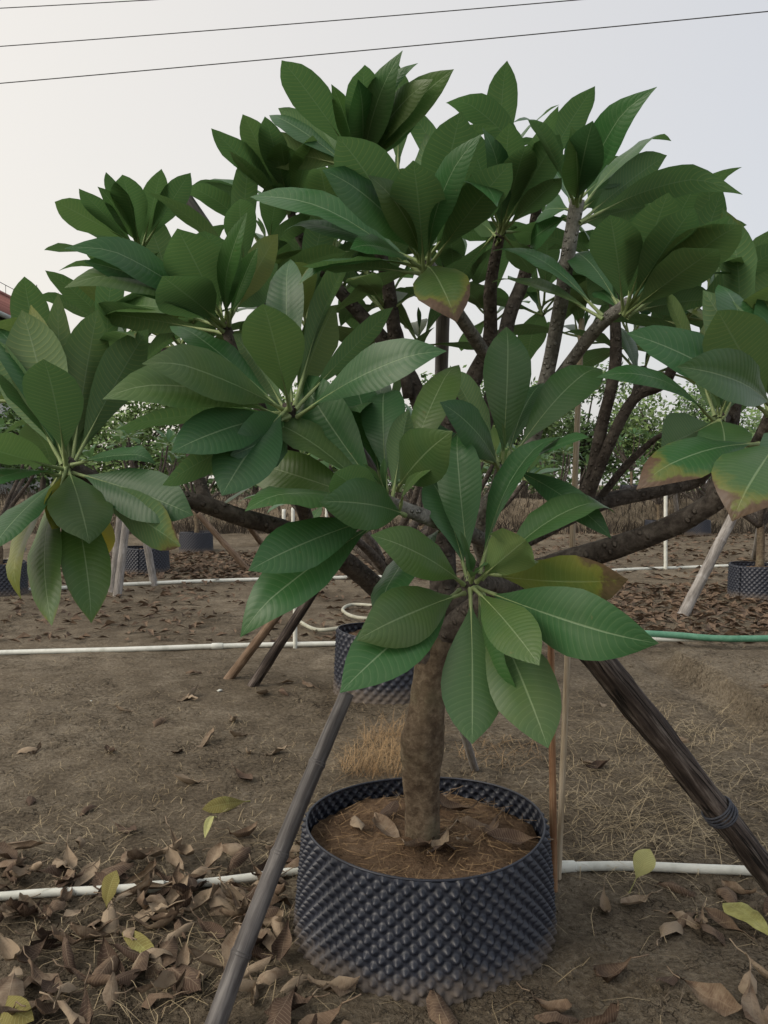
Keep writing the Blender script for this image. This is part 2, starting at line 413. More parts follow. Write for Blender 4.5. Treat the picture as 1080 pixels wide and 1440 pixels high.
# ------------------------------------------------------------------ leaf geometry
PROF = [(0, .035), (.06, .12), (.14, .28), (.25, .53), (.37, .77), (.5, .94), (.6, 1.0), (.7, .955), (.79, .82), (.87, .59), (.935, .32), (.975, .12), (1.0, .01)]
COLS = (-1, -.62, -.27, 0, .27, .62, 1)
def leaf_mesh(B, T, U, W=.12, bend=.08, fold=.35, curl=.12, wave=.05, pet=.13, twist=0.0, seed=0.0, rib=.0045, hook=0.0, cols=COLS, prof=PROF, ribsides=5):
    """one leaf from its stalk base B to its tip T, upper side towards U"""
    e = T - B; Ln = e.length; e.normalize()
    n = U - e * U.dot(e)
    if n.length < 1e-4: n = e.orthogonal()
    n.normalize(); sd = e.cross(n)
    def c(t):
        return B + e * (Ln * t) + n * (Ln * bend * math.sin(math.pi * t ** 1.15) * 1.0) - n * (Ln * hook * max(0, t - .8) ** 2 * 12)
    vs, fs, uv, mi = [], [], [], []
    nc = len(cols)
    for u, p in prof:
        t = pet + (1 - pet) * u; o = c(t)
        a = twist * u; s2 = sd * math.cos(a) + n * math.sin(a); n2 = n * math.cos(a) - sd * math.sin(a)
        wd = W * .5 * p
        fl = fold * (1 - .35 * u)
        for s in cols:
            wv = wave * W * math.sin(u * 11 + seed * 7 + (1.7 if s > 0 else 0)) * s * s * p
            wv += wave * .6 * W * math.sin(u * 23 + seed * 3 + s * 2) * s * s * p
            vs.append(o + s2 * (s * wd * math.cos(fl)) + n2 * (abs(s) * wd * math.sin(fl) - curl * W * s * s * p + wv))
            uv.append((u, s * .5 + .5))
    for j in range(len(prof) - 1):
        for i in range(nc - 1):
            fs.append((j * nc + i, (j + 1) * nc + i, (j + 1) * nc + i + 1, j * nc + i + 1)[::-1]); mi.append(0)
    path = []
    for k in range(9):
        t = k / 8 * .42
        r = rib * (1.15 if k == 0 else 1) * (1 - .55 * sstep(pet, pet + .12, t) - .40 * sstep(pet + .1, .42, t)) if t > .01 else rib * 1.5
        path.append((*(c(t) - n * r * .75), r))
    v, f, u2 = tube(path, ribsides, cap=False)
    o = len(vs); vs += v; uv += [(.5, .5)] * len(v); fs += [tuple(i + o for i in q) for q in f]; mi += [1] * len(f)
    return mesh('leaf', vs, fs, True, uv, mi)

# ------------------------------------------------------------------ the potted frangipani in front
TREE = empty('frangipani_tree', (POT_C.x, POT_C.y, .33))
tag(TREE, 'large frangipani tree with broad glossy leaves in the front black pot', 'tree')
TINV = Vector(TREE.location)
def sub(p): return p - TINV
NLEAF = [0]
DEEP = MB()
def join(mb, me, M=None):
    n0 = len(mb.v); mb.add([(M @ q.co if M is not None else q.co) for q in me.vertices], [tuple(p.vertices) for p in me.polygons])
    cu = [(0, 0)] * len(me.vertices)
    for lp, du in zip(me.loops, me.uv_layers[0].data): cu[lp.vertex_index] = tuple(du.uv)
    mb.u[n0:] = cu; mb.m[-len(me.polygons):] = [p.material_index for p in me.polygons]
def add_leaf(B, T, U, brown=0.0, yellow=0.0, deep=False, **k):
    k.setdefault('seed', rnd.random() * 10)
    me = leaf_mesh(sub(B), sub(T), U, **k)
    if deep or NLEAF[0] >= 298:
        join(DEEP, me); bpy.data.meshes.remove(me); return None
    o = obj('leaf', me, [M_LEAF, M_PET], TREE)
    o.color = (yellow, brown, 0, 1); NLEAF[0] += 1
    return o
def unit(*a): return Vector(a).normalized()
def rosette(cx, cy, d, axis, leaves, length=.39, young=3, spread=.022, ws=1.0):
    C = P(cx, cy, d); A = unit(*axis)
    for lf in leaves:
        tx, ty = lf[0], lf[1]
        op = lf[2] if len(lf) > 2 else {}
        op = dict(op)
        Ln = op.pop('L', length) * rnd.uniform(.96, 1.04); sel = op.pop('s', None); ang = op.pop('a', None)
        W = op.pop('w', 1.0) * .125 * ws
        d0 = op.pop('b', None)
        r = ray(tx, ty).normalized()
        base = C if d0 is None else P(*d0)
        oc = EYE - base; bq = oc.dot(r); cq = oc.length_squared - Ln * Ln; disc = bq * bq - cq
        if disc <= 0:
            T = EYE + r * (-bq)
        else:
            cand = [EYE + r * (-bq - math.sqrt(disc)), EYE + r * (-bq + math.sqrt(disc))]
            if sel == 'n': T = cand[0]
            elif sel == 'f': T = cand[1]
            else: T = min(cand, key=lambda q: abs((q - base).normalized().dot(A) - .42))
        e = (T - base).normalized()
        if ang is None:
            U = A * 1.0 + Vector((rnd.uniform(-.25, .25), rnd.uniform(-.25, .25), .35 + rnd.uniform(-.2, .2)))
        else:
            v = EYE - (base + T) * .5; v = (v - e * v.dot(e)).normalized(); sdv = e.cross(v)
            if sdv.dot(A + Vector((0, 0, .6))) < 0: sdv = -sdv
            U = v * math.cos(R(ang)) + sdv * math.sin(R(ang))
        rad = (e - A * e.dot(A))
        if rad.length > .01 and d0 is None: base = base + rad.normalized() * spread * .5 - A * rnd.uniform(0, .035)
        und = ang is not None and ang > 100
        hv = op.pop('fold', rnd.uniform(.18, .42))
        add_leaf(base, T, U, W=W, fold=hv, bend=op.pop('bend', rnd.uniform(-.01, .035) if und else rnd.uniform(.03, .10)), curl=rnd.uniform(.05, .14),
                 wave=op.pop('wave', rnd.uniform(.02, .05)), twist=op.pop('tw', rnd.uniform(-.25, .25)), pet=op.pop('pet', rnd.uniform(.10, .16)),
                 hook=op.pop('hook', rnd.uniform(0, .06) if und else rnd.uniform(0, .25)), brown=op.pop('br', 0.0), yellow=op.pop('y', rnd.choice((0, 0, 0, .05, .12))))
    for k in range(young):
        an = rnd.uniform(0, 6.28); x = A.orthogonal().normalized(); y = A.cross(x)
        dr = (A + (x * math.cos(an) + y * math.sin(an)) * rnd.uniform(.15, .5)).normalized()
        add_leaf(C, C + dr * rnd.uniform(.07, .15), A, W=rnd.uniform(.014, .032), fold=.8, bend=.05, pet=.2, rib=.0025, deep=True)
def fill(cx, cy, d, axis, n, length=.37, lo=35, hi=95, arc=None):
    """more leaves of the same tree, deeper in the crown, spiralling round a branch tip"""
    C = P(cx, cy, d); A = unit(*axis); x = A.orthogonal().normalized(); y = A.cross(x)
    a0 = rnd.uniform(0, 6.28)
    for k in range(n):
        an = a0 + k * 2.39996; th = R(lo + (hi - lo) * k / max(1, n - 1) + rnd.uniform(-8, 8))
        dr = A * math.cos(th) + (x * math.cos(an) + y * math.sin(an)) * math.sin(th)
        Ln = length * rnd.uniform(.8, 1.08)
        T = C + dr * Ln + Vector((0, 0, -.03 * rnd.random()))
        U = A + Vector((rnd.uniform(-.2, .2), rnd.uniform(-.2, .2), .4))
        add_leaf(C - A * rnd.uniform(0, .05), T, U, W=.112 * rnd.uniform(.82, 1.08), fold=rnd.uniform(.15, .45), bend=rnd.uniform(.02, .1),
                 curl=rnd.uniform(.05, .14), wave=rnd.uniform(.02, .05), twist=rnd.uniform(-.3, .3), pet=rnd.uniform(.1, .16),
                 hook=rnd.uniform(0, .3), yellow=rnd.choice((0, 0, .05, .1, .3)), brown=rnd.choice((0, 0, 0, 0, .35)))
    for k in range(2):
        add_leaf(C, C + (A + Vector((rnd.uniform(-.3, .3), rnd.uniform(-.3, .3), 0))).normalized() * .1, A, W=.02, fold=.8, rib=.0025, deep=True)

# front rosette, seen face-on
rosette(662, 818, 1.66, (0.0, -.72, .62), [
    (664, 1046, dict(a=8, w=1.0, fold=.12, bend=.03, L=.35, tw=0)),
    (771, 1051, dict(a=14, w=1.08, fold=.15, bend=.05, tw=0, b=(678, 832, 1.69))),
    (757, 932, dict(a=14, w=.78, L=.30, fold=.2, s='n', bend=.05)),
    (718, 982, dict(a=-60, w=.8, b=(672, 830, 1.70), L=.29)),
    (912, 906, dict(a=-12, w=1.05, fold=.2, bend=.06, L=.42, tw=0)),
    (882, 816, dict(a=-30, w=.95, br=.95, y=.35, fold=.2, L=.38, b=(680, 808, 1.72))),
    (862, 700, dict(a=48, w=.95, fold=.5, bend=.10, L=.37, b=(676, 812, 1.64))),
    (742, 757, dict(a=172, w=.95, fold=.55, L=.24, s='n', y=.18, wave=.10, b=(672, 816, 1.63))),
    (640, 600, dict(a=-10, w=.85, fold=.30, L=.36, br=.22, tw=0)),
    (604, 668, dict(a=32, w=.8, fold=.3, L=.29)),
    (528, 752, dict(a=22, w=.82, L=.30, fold=.22, bend=.08)),
    (511, 893, dict(a=8, w=.98, L=.32, fold=.22, bend=.07)),
    (482, 968, dict(a=10, w=1.05, L=.41, fold=.2, b=(648, 828, 1.72), br=.1)),
    (779, 604, dict(a=58, w=.9, fold=.55, L=.38, b=(672, 805, 1.70))),
    (526, 862, dict(a=60, w=1.0, L=.38, b=(630, 735, 1.85))),
], young=4)
# rosette left of it
rosette(546, 704, 1.66, (-.25, -.65, .72), [
    (419, 524, dict(a=-20, w=1.0, L=.38, fold=.2, tw=0, bend=.04)),
    (540, 538, dict(a=10, w=.86, L=.33, b=(543, 690, 1.70))),
    (492, 520, dict(a=20, w=.8, L=.38, b=(540, 690, 1.76))),
    (573, 577, dict(a=150, w=.62, fold=.6, L=.25)),
    (641, 502, dict(a=30, w=.80, L=.37, b=(560, 690, 1.72))),
    (624, 612, dict(a=20, w=.95, L=.27, s='n', b=(556, 690, 1.72), fold=.15)),
    (610, 652, dict(a=60, w=.42, L=.17)),
    (368, 585, dict(a=62, w=1.0, fold=.45, L=.36, tw=.2)),
    (470, 664, dict(a=150, w=.8, s='n', L=.22, fold=.6)),
    (341, 647, dict(a=18, w=.95, L=.37, fold=.25)),
    (350, 702, dict(a=70, w=1.0, L=.38, b=(530, 712, 1.74))),
    (457, 704, dict(a=18, w=.85, L=.28, s='n', b=(572, 724, 1.66))),
    (351, 800, dict(a=25, w=.85, L=.36, b=(540, 724, 1.68))),
    (338, 878, dict(a=28, w=.95, L=.41, b=(545, 726, 1.70))),
], young=4)
# rosette behind and above the front one
rosette(708, 652, 1.95, (.05, -.3, .95), [
    (714, 456, dict(a=8, w=.98, L=.37, fold=.15, tw=0)),
    (634, 520, dict(a=140, w=.8, L=.33, fold=.5)),
    (624, 566, dict(a=35, w=.85, L=.33)),
    (762, 535, dict(a=40, w=.85, L=.30)),
    (846, 508, dict(a=28, w=.98, L=.42, fold=.2)),
    (826, 612, dict(a=66, w=.7, L=.30)),
    (858, 750, dict(a=22, w=.6, L=.34)),
    (560, 610, dict(a=30, w=.8, L=.3)),
], young=2)
# left-centre rosette
rosette(406, 566, 1.74, (-.15, -.35, .9), [
    (217, 500, dict(a=40, w=.95, fold=.25)),
    (154, 543, dict(a=52, w=.95, L=.43, fold=.3)),
    (158, 600, dict(a=120, w=.8, L=.41)),
    (244, 632, dict(a=22, w=.92, L=.37, fold=.25)),
    (228, 682, dict(a=130, w=.8, L=.38)),
    (312, 696, dict(a=25, w=1.05, L=.33)),
    (330, 640, dict(a=-20, w=1.0, L=.30, b=(408, 590, 1.8))),
    (370, 421, dict(a=168, w=.98, L=.36, s='n', fold=.25, tw=0, y=.12)),
    (404, 356, dict(a=16, w=.8, L=.39, fold=.4)),
    (496, 349, dict(a=125, w=.8, L=.46, fold=.6, bend=.03)),
    (553, 432, dict(a=140, w=.6, L=.36)),
    (616, 486, dict(a=35, w=.86, L=.41, bend=.06)),
    (240, 448, dict(a=50, w=.9, L=.40)),
    (330, 470, dict(a=150, w=.8, L=.30)),
    (470, 430, dict(a=150, w=.9, L=.33, y=.2)),
], young=4)
# upper-left rosettes
rosette(312, 446, 1.95, (-.35, -.2, .9), [
    (249, 319, dict(a=170, w=1.08, L=.33, fold=.12, tw=0, s='n')),
    (228, 388, dict(a=160, w=1.05, L=.32, s='n', fold=.12)),
    (104, 383, dict(a=62, w=.8, L=.42)),
    (121, 365, dict(a=48, w=.82, L=.41)),
    (113, 333, dict(a=50, w=.8, L=.42)),
    (140, 440, dict(a=70, w=.8, L=.40)),
    (122, 436, dict(a=140, w=.8, L=.42)),
    (390, 372, dict(a=150, w=1.0, L=.30)),
    (288, 322, dict(a=158, w=1.0, L=.34, b=(330, 430, 2.1))),
    (337, 350, dict(a=20, w=.35, L=.22)), (361, 349, dict(a=25, w=.4, L=.24)), (347, 299, dict(a=35, w=.5, L=.35)),
    (388, 330, dict(a=150, w=.7, L=.33, y=.4)),
], young=3)
rosette(196, 345, 2.55, (-.3, 0, .95), [
    (75, 281, dict(a=160, w=.92, L=.36)), (111, 265, dict(a=150, w=.7, L=.34)), (149, 242, dict(a=130, w=.7, L=.32)),
    (172, 243, dict(a=170, w=1.0, L=.32)), (227, 237, dict(a=165, w=.75, L=.31)), (268, 241, dict(a=160, w=.75, L=.34)),
    (141, 264, dict(a=30, w=.6, L=.30)), (110, 319, dict(a=120, w=.6, L=.30)), (62, 350, dict(a=110, w=.8, L=.38)), (222, 292, dict(a=20, w=.5, L=.25)),
], young=1, ws=.86)
# top rosettes
rosette(407, 285, 2.5, (-.2, 0, .95), [
    (341, 158, dict(a=165, w=.9, L=.36)), (373, 161, dict(a=160, w=.85, L=.35)), (297, 180, dict(a=150, w=.9, L=.38)), (323, 212, dict(a=120, w=.7, L=.32)),
    (273, 257, dict(a=120, w=.85, L=.36)), (275, 252, dict(a=60, w=.5, L=.36)), (460, 236, dict(a=150, w=.8, L=.30)), (440, 190, dict(a=160, w=.9, L=.33)), (458, 290, dict(a=100, w=.6, L=.25)),
    (395, 200, dict(a=170, w=1.0, L=.28)), (365, 250, dict(a=120, w=.8, L=.25)),
], young=1, ws=.84)
rosette(508, 232, 2.2, (0, -.1, 1), [
    (395, 81, dict(a=165, w=1.0, L=.42, fold=.2)), (512, 87, dict(a=170, w=.9, L=.36)), (507, 118, dict(a=25, w=.85, L=.31)), (553, 84, dict(a=20, w=.92, L=.36)), (566, 87, dict(a=60, w=.6, L=.36)),
    (635, 97, dict(a=35, w=.95, L=.42)), (602, 110, dict(a=50, w=.8, L=.38)), (378, 158, dict(a=40, w=.85, L=.35)), (352, 203, dict(a=150, w=1.05, L=.40)), (392, 152, dict(a=150, w=.9, L=.33)),
    (470, 122, dict(a=20, w=.6, L=.28)), (590, 150, dict(a=30, w=.8, L=.28)), (450, 160, dict(a=160, w=.8, L=.28)),
], young=2, ws=.82)
rosette(598, 362, 1.86, (.02, -.3, .95), [
    (460, 237, dict(a=38, w=.92, L=.37)), (352, 276, dict(a=52, w=.9, L=.45, bend=.12)), (398, 306, dict(a=60, w=.85, L=.38)), (475, 188, dict(a=160, w=1.0, L=.38, fold=.2)),
    (581, 225, dict(a=165, w=.98, L=.31, s='n', fold=.2)), (662, 193, dict(a=40, w=.62, L=.34)), (696, 236, dict(a=150, w=1.1, L=.31, hook=.7)), (648, 156, dict(a=165, w=1.05, L=.38, b=(606, 340, 2.0))),
    (419, 382, dict(a=80, w=.8, L=.36, br=.3)), (424, 374, dict(a=115, w=.7, L=.36)), (496, 343, dict(a=70, w=.7, L=.24)), (640, 444, dict(a=10, w=1.02, L=.27, s='n', br=1.0, fold=.35, bend=.12)),
    (530, 250, dict(a=30, w=.7, L=.28)), (720, 225, dict(a=150, w=.8, L=.36)), (600, 190, dict(a=160, w=.9, L=.36, s='f')), (470, 330, dict(a=70, w=.8, L=.3)),
], young=4)
rosette(705, 318, 2.25, (.1, .05, 1), [
    (653, 172, dict(a=160, w=.9, L=.36)), (716, 170, dict(a=170, w=.98, L=.35)), (783, 145, dict(a=140, w=.72, L=.40)), (788, 186, dict(a=165, w=.95, L=.36)), (690, 190, dict(a=30, w=.8, L=.32)),
    (640, 235, dict(a=150, w=.7, L=.30)), (790, 247, dict(a=140, w=.75, L=.28)), (740, 200, dict(a=150, w=1.0, L=.32)), (655, 300, dict(a=150, w=.9, L=.27)), (625, 420, dict(a=150, w=.8, L=.32)), (775, 330, dict(a=150, w=.9, L=.30)),
    (670, 400, dict(a=160, w=.8, L=.28)), (748, 385, dict(a=160, w=.9, L=.27)),
], young=2, ws=.85)
rosette(812, 277, 2.1, (.1, -.05, 1), [
    (738, 146, dict(a=125, w=.62, L=.36, hook=.3, bend=.01)), (893, 131, dict(a=40, w=.85, L=.40, hook=.3)), (938, 181, dict(a=70, w=.85, L=.36)), (832, 172, dict(a=20, w=.9, L=.29)), (808, 190, dict(a=15, w=.8, L=.27)),
    (1013, 246, dict(a=140, w=.92, L=.44, b=(814, 312, 2.1), bend=.08, hook=.5)), (934, 219, dict(a=155, w=1.0, L=.36, b=(815, 312, 2.12))), (768, 232, dict(a=60, w=.7, L=.27)), (760, 300, dict(a=50, w=.9, L=.28)),
    (905, 290, dict(a=150, w=.95, L=.32, b=(812, 315, 2.15))), (880, 245, dict(a=150, w=.9, L=.30, b=(812, 300, 2.15))), (740, 345, dict(a=40, w=.9, L=.29, b=(806, 300, 2.15))), (870, 240, dict(a=25, w=.8, L=.27)),
], young=0, ws=.92)
rosette(884, 424, 2.0, (.3, -.15, .9), [
    (940, 270, dict(a=165, w=1.08, L=.34, fold=.12, s='n')), (1044, 311, dict(a=145, w=1.0, L=.40)), (1056, 360, dict(a=60, w=.85, L=.40, hook=.8, bend=.10)), (976, 288, dict(a=150, w=.85, L=.37)), (1028, 378, dict(a=80, w=.7, L=.33)),
    (1028, 298, dict(a=140, w=.6, L=.40)), (692, 344, dict(a=62, w=.85, L=.38, b=(848, 442, 2.0), bend=.10)), (692, 390, dict(a=68, w=.8, L=.36, b=(848, 446, 1.98), bend=.06)), (838, 409, dict(a=60, w=.5, L=.14)), (914, 435, dict(a=70, w=.35, L=.12)),
    (858, 302, dict(a=165, w=1.0, L=.32)), (803, 350, dict(a=40, w=.8, L=.30)), (1000, 420, dict(a=150, w=.8, L=.30)), (1012, 346, dict(a=150, w=.9, L=.36)), (936, 402, dict(a=60, w=.7, L=.22)), (825, 385, dict(a=155, w=.9, L=.25)),
], young=3)
# right-hand rosettes
rosette(1012, 585, 1.9, (-.1, -.35, .9), [
    (846, 522, dict(a=66, w=.6, L=.39, bend=.10)), (927, 632, dict(a=160, w=1.05, L=.30)), (1020, 648, dict(a=12, w=.95, L=.22, s='n', br=.6, fold=.3)), (1000, 440, dict(a=165, w=.8, L=.33)), (935, 404, dict(a=120, w=.6, L=.38)),
    (985, 500, dict(a=140, w=.7, L=.2)), (1075, 480, dict(a=150, w=.8, L=.28)),
], young=5)
rosette(1092, 572, 1.72, (.1, -.3, .95), [
    (884, 467, dict(a=38, w=1.0, L=.43, fold=.3)), (960, 514, dict(a=32, w=.95, L=.38, fold=.5)), (1016, 392, dict(a=44, w=.98, L=.39)), (1008, 434, dict(a=172, w=1.08, L=.34, s='n', fold=.12)), (992, 410, dict(a=165, w=.85, L=.38)),
    (903, 672, dict(a=40, w=.95, L=.37, br=.9, b=(1070, 622, 1.68))), (1036, 712, dict(a=12, w=1.25, L=.30, br=.85, s='n', b=(1100, 612, 1.6))), (1090, 400, dict(a=30, w=1.0, L=.40)), (1065, 420, dict(a=150, w=.9, L=.36)), (1120, 700, dict(a=20, w=1.0, L=.36)),
], young=3)
# far left rosette
rosette(93, 648, 1.74, (-.02, -.35, .93), [
    (33, 438, dict(a=165, w=1.05, L=.36, fold=.15, y=.1)), (62, 502, dict(a=160, w=.95, L=.30, s='n', fold=.2)), (137, 436, dict(a=160, w=1.0, L=.38)), (160, 492, dict(a=150, w=1.0, L=.33, br=.12)), (207, 463, dict(a=150, w=.95, L=.39)),
    (-10, 512, dict(a=50, w=.9, L=.34)), (-25, 470, dict(a=140, w=.9, L=.38)), (-50, 620, dict(a=130, w=.8, L=.36)), (-40, 690, dict(a=70, w=.8, L=.35)), (125, 758, dict(a=8, w=1.05, L=.27, s='n', fold=.2)),
    (270, 722, dict(a=20, w=.98, L=.35, fold=.25)), (255, 768, dict(a=140, w=.95, L=.37, br=.7)), (73, 880, dict(a=50, w=.75, L=.39, br=.35, b=(82, 668, 1.76))), (130, 872, dict(a=14, w=.85, L=.38, br=.35, b=(95, 668, 1.76))),
    (8, 828, dict(a=62, w=.7, L=.36, y=.45)), (-14, 772, dict(a=55, w=.7, L=.32)), (152, 778, dict(a=150, w=.7, L=.30, y=.95, s='f')), (72, 745, dict(a=150, w=.5, L=.22, y=.9, br=.3)),
    (80, 414, dict(a=160, w=.55, L=.42, y=.2)), (45, 430, dict(a=160, w=.6, L=.41, y=.4)), (-10, 450, dict(a=35, w=.9, L=.40)), (215, 640, dict(a=70, w=.6, L=.22)), (110, 540, dict(a=160, w=.9, L=.24)),
], young=5)
# deeper leaves of the crown
for a in [(540, 420, 2.55, (0, .1, 1), 8), (470, 345, 2.5, (-.2, .2, 1), 8), (345, 390, 2.4, (-.3, .2, 1), 9), (255, 480, 2.3, (-.4, .1, 1), 9),
          (640, 300, 2.6, (.1, .2, 1), 6), (860, 370, 2.5, (.3, .2, 1), 8), (960, 440, 2.35, (.4, .1, 1), 8), (905, 520, 2.6, (.3, .1, 1), 5),
          (150, 545, 2.1, (-.4, .1, 1), 8), (590, 470, 2.9, (0, .2, 1), 5), (430, 450, 2.4, (-.1, .2, 1), 8), (1040, 490, 2.1, (.3, 0, 1), 7), (20, 560, 2.0, (-.4, 0, 1), 6),
          (760, 250, 2.5, (.1, .2, 1), 6), (560, 250, 2.5, (0, .2, 1), 7), (470, 620, 2.1, (-.2, -.2, .9), 5),
          (480, 395, 2.75, (-.1, .2, 1), 8), (410, 430, 2.75, (-.2, .2, 1), 8), (375, 345, 2.7, (-.2, .2, 1), 7), (520, 370, 2.9, (0, .2, 1), 8), (245, 425, 2.6, (-.4, .2, 1), 8),
          (300, 505, 2.5, (-.3, .2, 1), 8), (1000, 410, 2.5, (.4, .2, 1), 8), (930, 350, 2.7, (.3, .2, 1), 8), (890, 470, 2.8, (.3, .2, 1), 6), (180, 480, 2.5, (-.4, .2, 1), 8),
          (540, 590, 2.9, (0, .1, 1), 6), (590, 330, 2.8, (0, .2, 1), 6), (1060, 490, 2.4, (.4, .2, 1), 6), (70, 560, 2.4, (-.4, .2, 1), 6), (700, 260, 2.7, (0, .2, 1), 6), (765, 425, 2.95, (.1, .2, 1), 8), (690, 440, 3.1, (0, .2, 1), 7), (640, 400, 2.9, (-.1, .2, 1), 7), (820, 470, 2.9, (.2, .2, 1), 6)]:
    fill(*a)
tag(obj('leaf_cluster', DEEP.mesh('leaf_cluster'), [M_LEAF, M_PET], TREE), kind='stuff').color = (.04, 0, 0, 1)

# trunk and branches of the same tree
def branch(name, pts, mat, sides=12, rough=.14, sub_n=5):
    path = [(*sub(P(px, py, d)), r) for px, py, d, r in pts]
    path = catmull(path, sub_n)
    v, f, u = tube(path, sides, rough=rough, seed=rnd.random() * 9)
    return obj(name, mesh(name, v, f, True, u), mat, TREE)
branch('trunk', [(590, 1262, 2.52, .074), (591, 1205, 2.52, .060), (594, 1140, 2.52, .055), (593, 1085, 2.51, .061), (594, 1045, 2.5, .070), (601, 1005, 2.5, .060), (606, 960, 2.5, .056), (612, 915, 2.5, .060), (622, 870, 2.5, .055)], M_TRUNK, 24, .16, 8)
BR = [
    ([(606, 935, 2.5, .045), (590, 898, 2.47, .040), (562, 858, 2.42, .034), (525, 822, 2.33, .031), (478, 785, 2.24, .028), (410, 748, 2.12, .026), (335, 726, 2.0, .024), (268, 704, 1.92, .022), (170, 690, 1.83, .02), (93, 652, 1.75, .018)], M_BRANCH),
    ([(612, 900, 2.5, .045), (670, 858, 2.42, .042), (720, 818, 2.34, .040), (780, 795, 2.28, .036), (850, 774, 2.22, .033), (925, 748, 2.14, .031), (985, 718, 2.06, .029), (1022, 690, 2.0, .027), (1060, 640, 1.86, .022), (1092, 575, 1.73, .019)], M_BRANCH),
    ([(625, 870, 2.5, .04), (690, 790, 2.55, .034), (770, 742, 2.6, .030), (850, 706, 2.65, .028), (925, 688, 2.7, .026), (985, 672, 2.7, .024), (1020, 600, 2.4, .02), (1012, 588, 1.92, .016)], M_BRANCH),
    ([(720, 818, 2.34, .036), (738, 822, 2.15, .032), (720, 826, 1.95, .026), (690, 822, 1.8, .022), (662, 820, 1.67, .017)], M_BRANCH),
    ([(722, 818, 2.3, .03), (712, 785, 2.1, .024), (670, 755, 1.9, .019), (620, 736, 1.78, .017), (580, 720, 1.71, .016), (546, 706, 1.66, .014)], M_STEM),
    ([(700, 815, 2.3, .03), (672, 755, 2.1, .02), (694, 700, 2.0, .018), (706, 655, 1.95, .015)], M_STEM),
    ([(625, 880, 2.5, .048), (622, 780, 2.55, .042), (617, 690, 2.58, .038), (630, 600, 2.6, .034), (665, 535, 2.6, .030), (688, 480, 2.55, .024), (690, 400, 2.4, .019), (705, 322, 2.26, .015)], M_BRANCH),
    ([(686, 505, 2.58, .022), (662, 468, 2.4, .021), (638, 432, 2.2, .019), (612, 388, 1.98, .017), (598, 366, 1.87, .015)], M_STEM),
    ([(617, 680, 2.58, .034), (585, 550, 2.65, .030), (540, 480, 2.65, .026), (470, 400, 2.6, .021), (420, 330, 2.52, .016), (407, 288, 2.5, .013)], M_BRANCH),
    ([(560, 510, 2.65, .026), (545, 400, 2.5, .022), (520, 300, 2.3, .017), (508, 236, 2.2, .014)], M_BRANCH),
    ([(640, 690, 2.6, .034), (690, 570, 2.65, .030), (715, 450, 2.75, .026), (740, 380, 2.75, .024), (760, 255, 2.5, .014)], M_BRANCH),
    ([(640, 760, 2.55, .036), (735, 650, 2.42, .026), (765, 545, 2.32, .022), (788, 430, 2.22, .0205), (800, 350, 2.15, .020), (812, 280, 2.1, .019)], M_STEM),
    ([(772, 550, 2.34, .020), (808, 502, 2.25, .018), (845, 456, 2.1, .018), (884, 426, 2.0, .017)], M_STEM),
    ([(800, 725, 2.62, .026), (828, 680, 2.6, .023), (846, 600, 2.55, .020), (866, 505, 2.5, .019), (860, 375, 2.5, .014)], M_BRANCH),
    ([(820, 715, 2.62, .022), (850, 640, 2.55, .019), (890, 562, 2.5, .018), (940, 532, 2.42, .017), (960, 445, 2.35, .014)], M_BRANCH),
    ([(893, 560, 2.5, .016), (905, 518, 2.55, .014)], M_BRANCH),
    ([(840, 705, 2.65, .014), (880, 655, 2.6, .012), (915, 622, 2.55, .010), (930, 612, 2.5, .008)], M_BRANCH),
    ([(440, 762, 2.18, .022), (420, 690, 2.0, .019), (408, 620, 1.82, .017), (406, 570, 1.75, .015)], M_BRANCH),
    ([(412, 690, 2.0, .018), (360, 560, 2.0, .016), (312, 450, 1.96, .014)], M_BRANCH),
    ([(300, 716, 1.96, .018), (282, 684, 2.05, .017), (240, 520, 2.4, .015), (196, 350, 2.55, .012)], M_BRANCH),
    ([(575, 560, 2.62, .02), (560, 470, 2.6, .017), (540, 424, 2.55, .013)], M_BRANCH),
    ([(1000, 705, 2.04, .02), (1030, 600, 2.1, .017), (1040, 494, 2.1, .014)], M_BRANCH),
]
for pts, m in BR: branch('branch', pts, m)

# ------------------------------------------------------------------ black air-pruning pots: a wrapped sheet of staggered studs
def pot_wall(r0, r1, h, ncol, nrow, nu, nv, amp, rad, a0=-1.75, over=1.06):
    """wrapped sheet; studs on a diamond lattice: ncol studs round, nrow staggered rows"""
    vs, fs = [], []; circ = 2 * math.pi * r0; cs = circ / ncol; rs = h / nrow
    for j in range(nv + 1):
        v = j / nv; z = h * v
        for i in range(nu + 1):
            u = i / nu * over; x = u * circ; k0 = math.floor(z / rs); best = 9
            for k in (k0 - 1, k0, k0 + 1):
                if k < 0 or k >= nrow: continue
                dx = (x / cs + .5 * (k % 2)) % 1 - .5
                best = min(best, math.hypot(dx * cs, z - (k + .5) * rs))
            b = max(0, 1 - best / rad); b = min(.88, b * 1.05) ** 1.15
            an = a0 + u * 2 * math.pi
            r = r0 + (r1 - r0) * v + amp * b
            r += (.016 * max(0, (u - 1) / (over - 1)) if u > 1 else 0) - (.006 * max(0, 1 - u / .06))
            r *= 1 + .008 * math.sin(an * 2 + .7) + .006 * math.sin(an * 3 + v * 2) + .004 * math.sin(an * 7 + v * 3) * (1 - v)
            vs.append((r * math.cos(an), r * math.sin(an), z + (.010 * math.sin(an * 2.0 + 1) * v)))
    for j in range(nv):
        for i in range(nu):
            a = j * (nu + 1) + i; fs.append((a, a + 1, a + nu + 2, a + nu + 1))
    return vs, fs
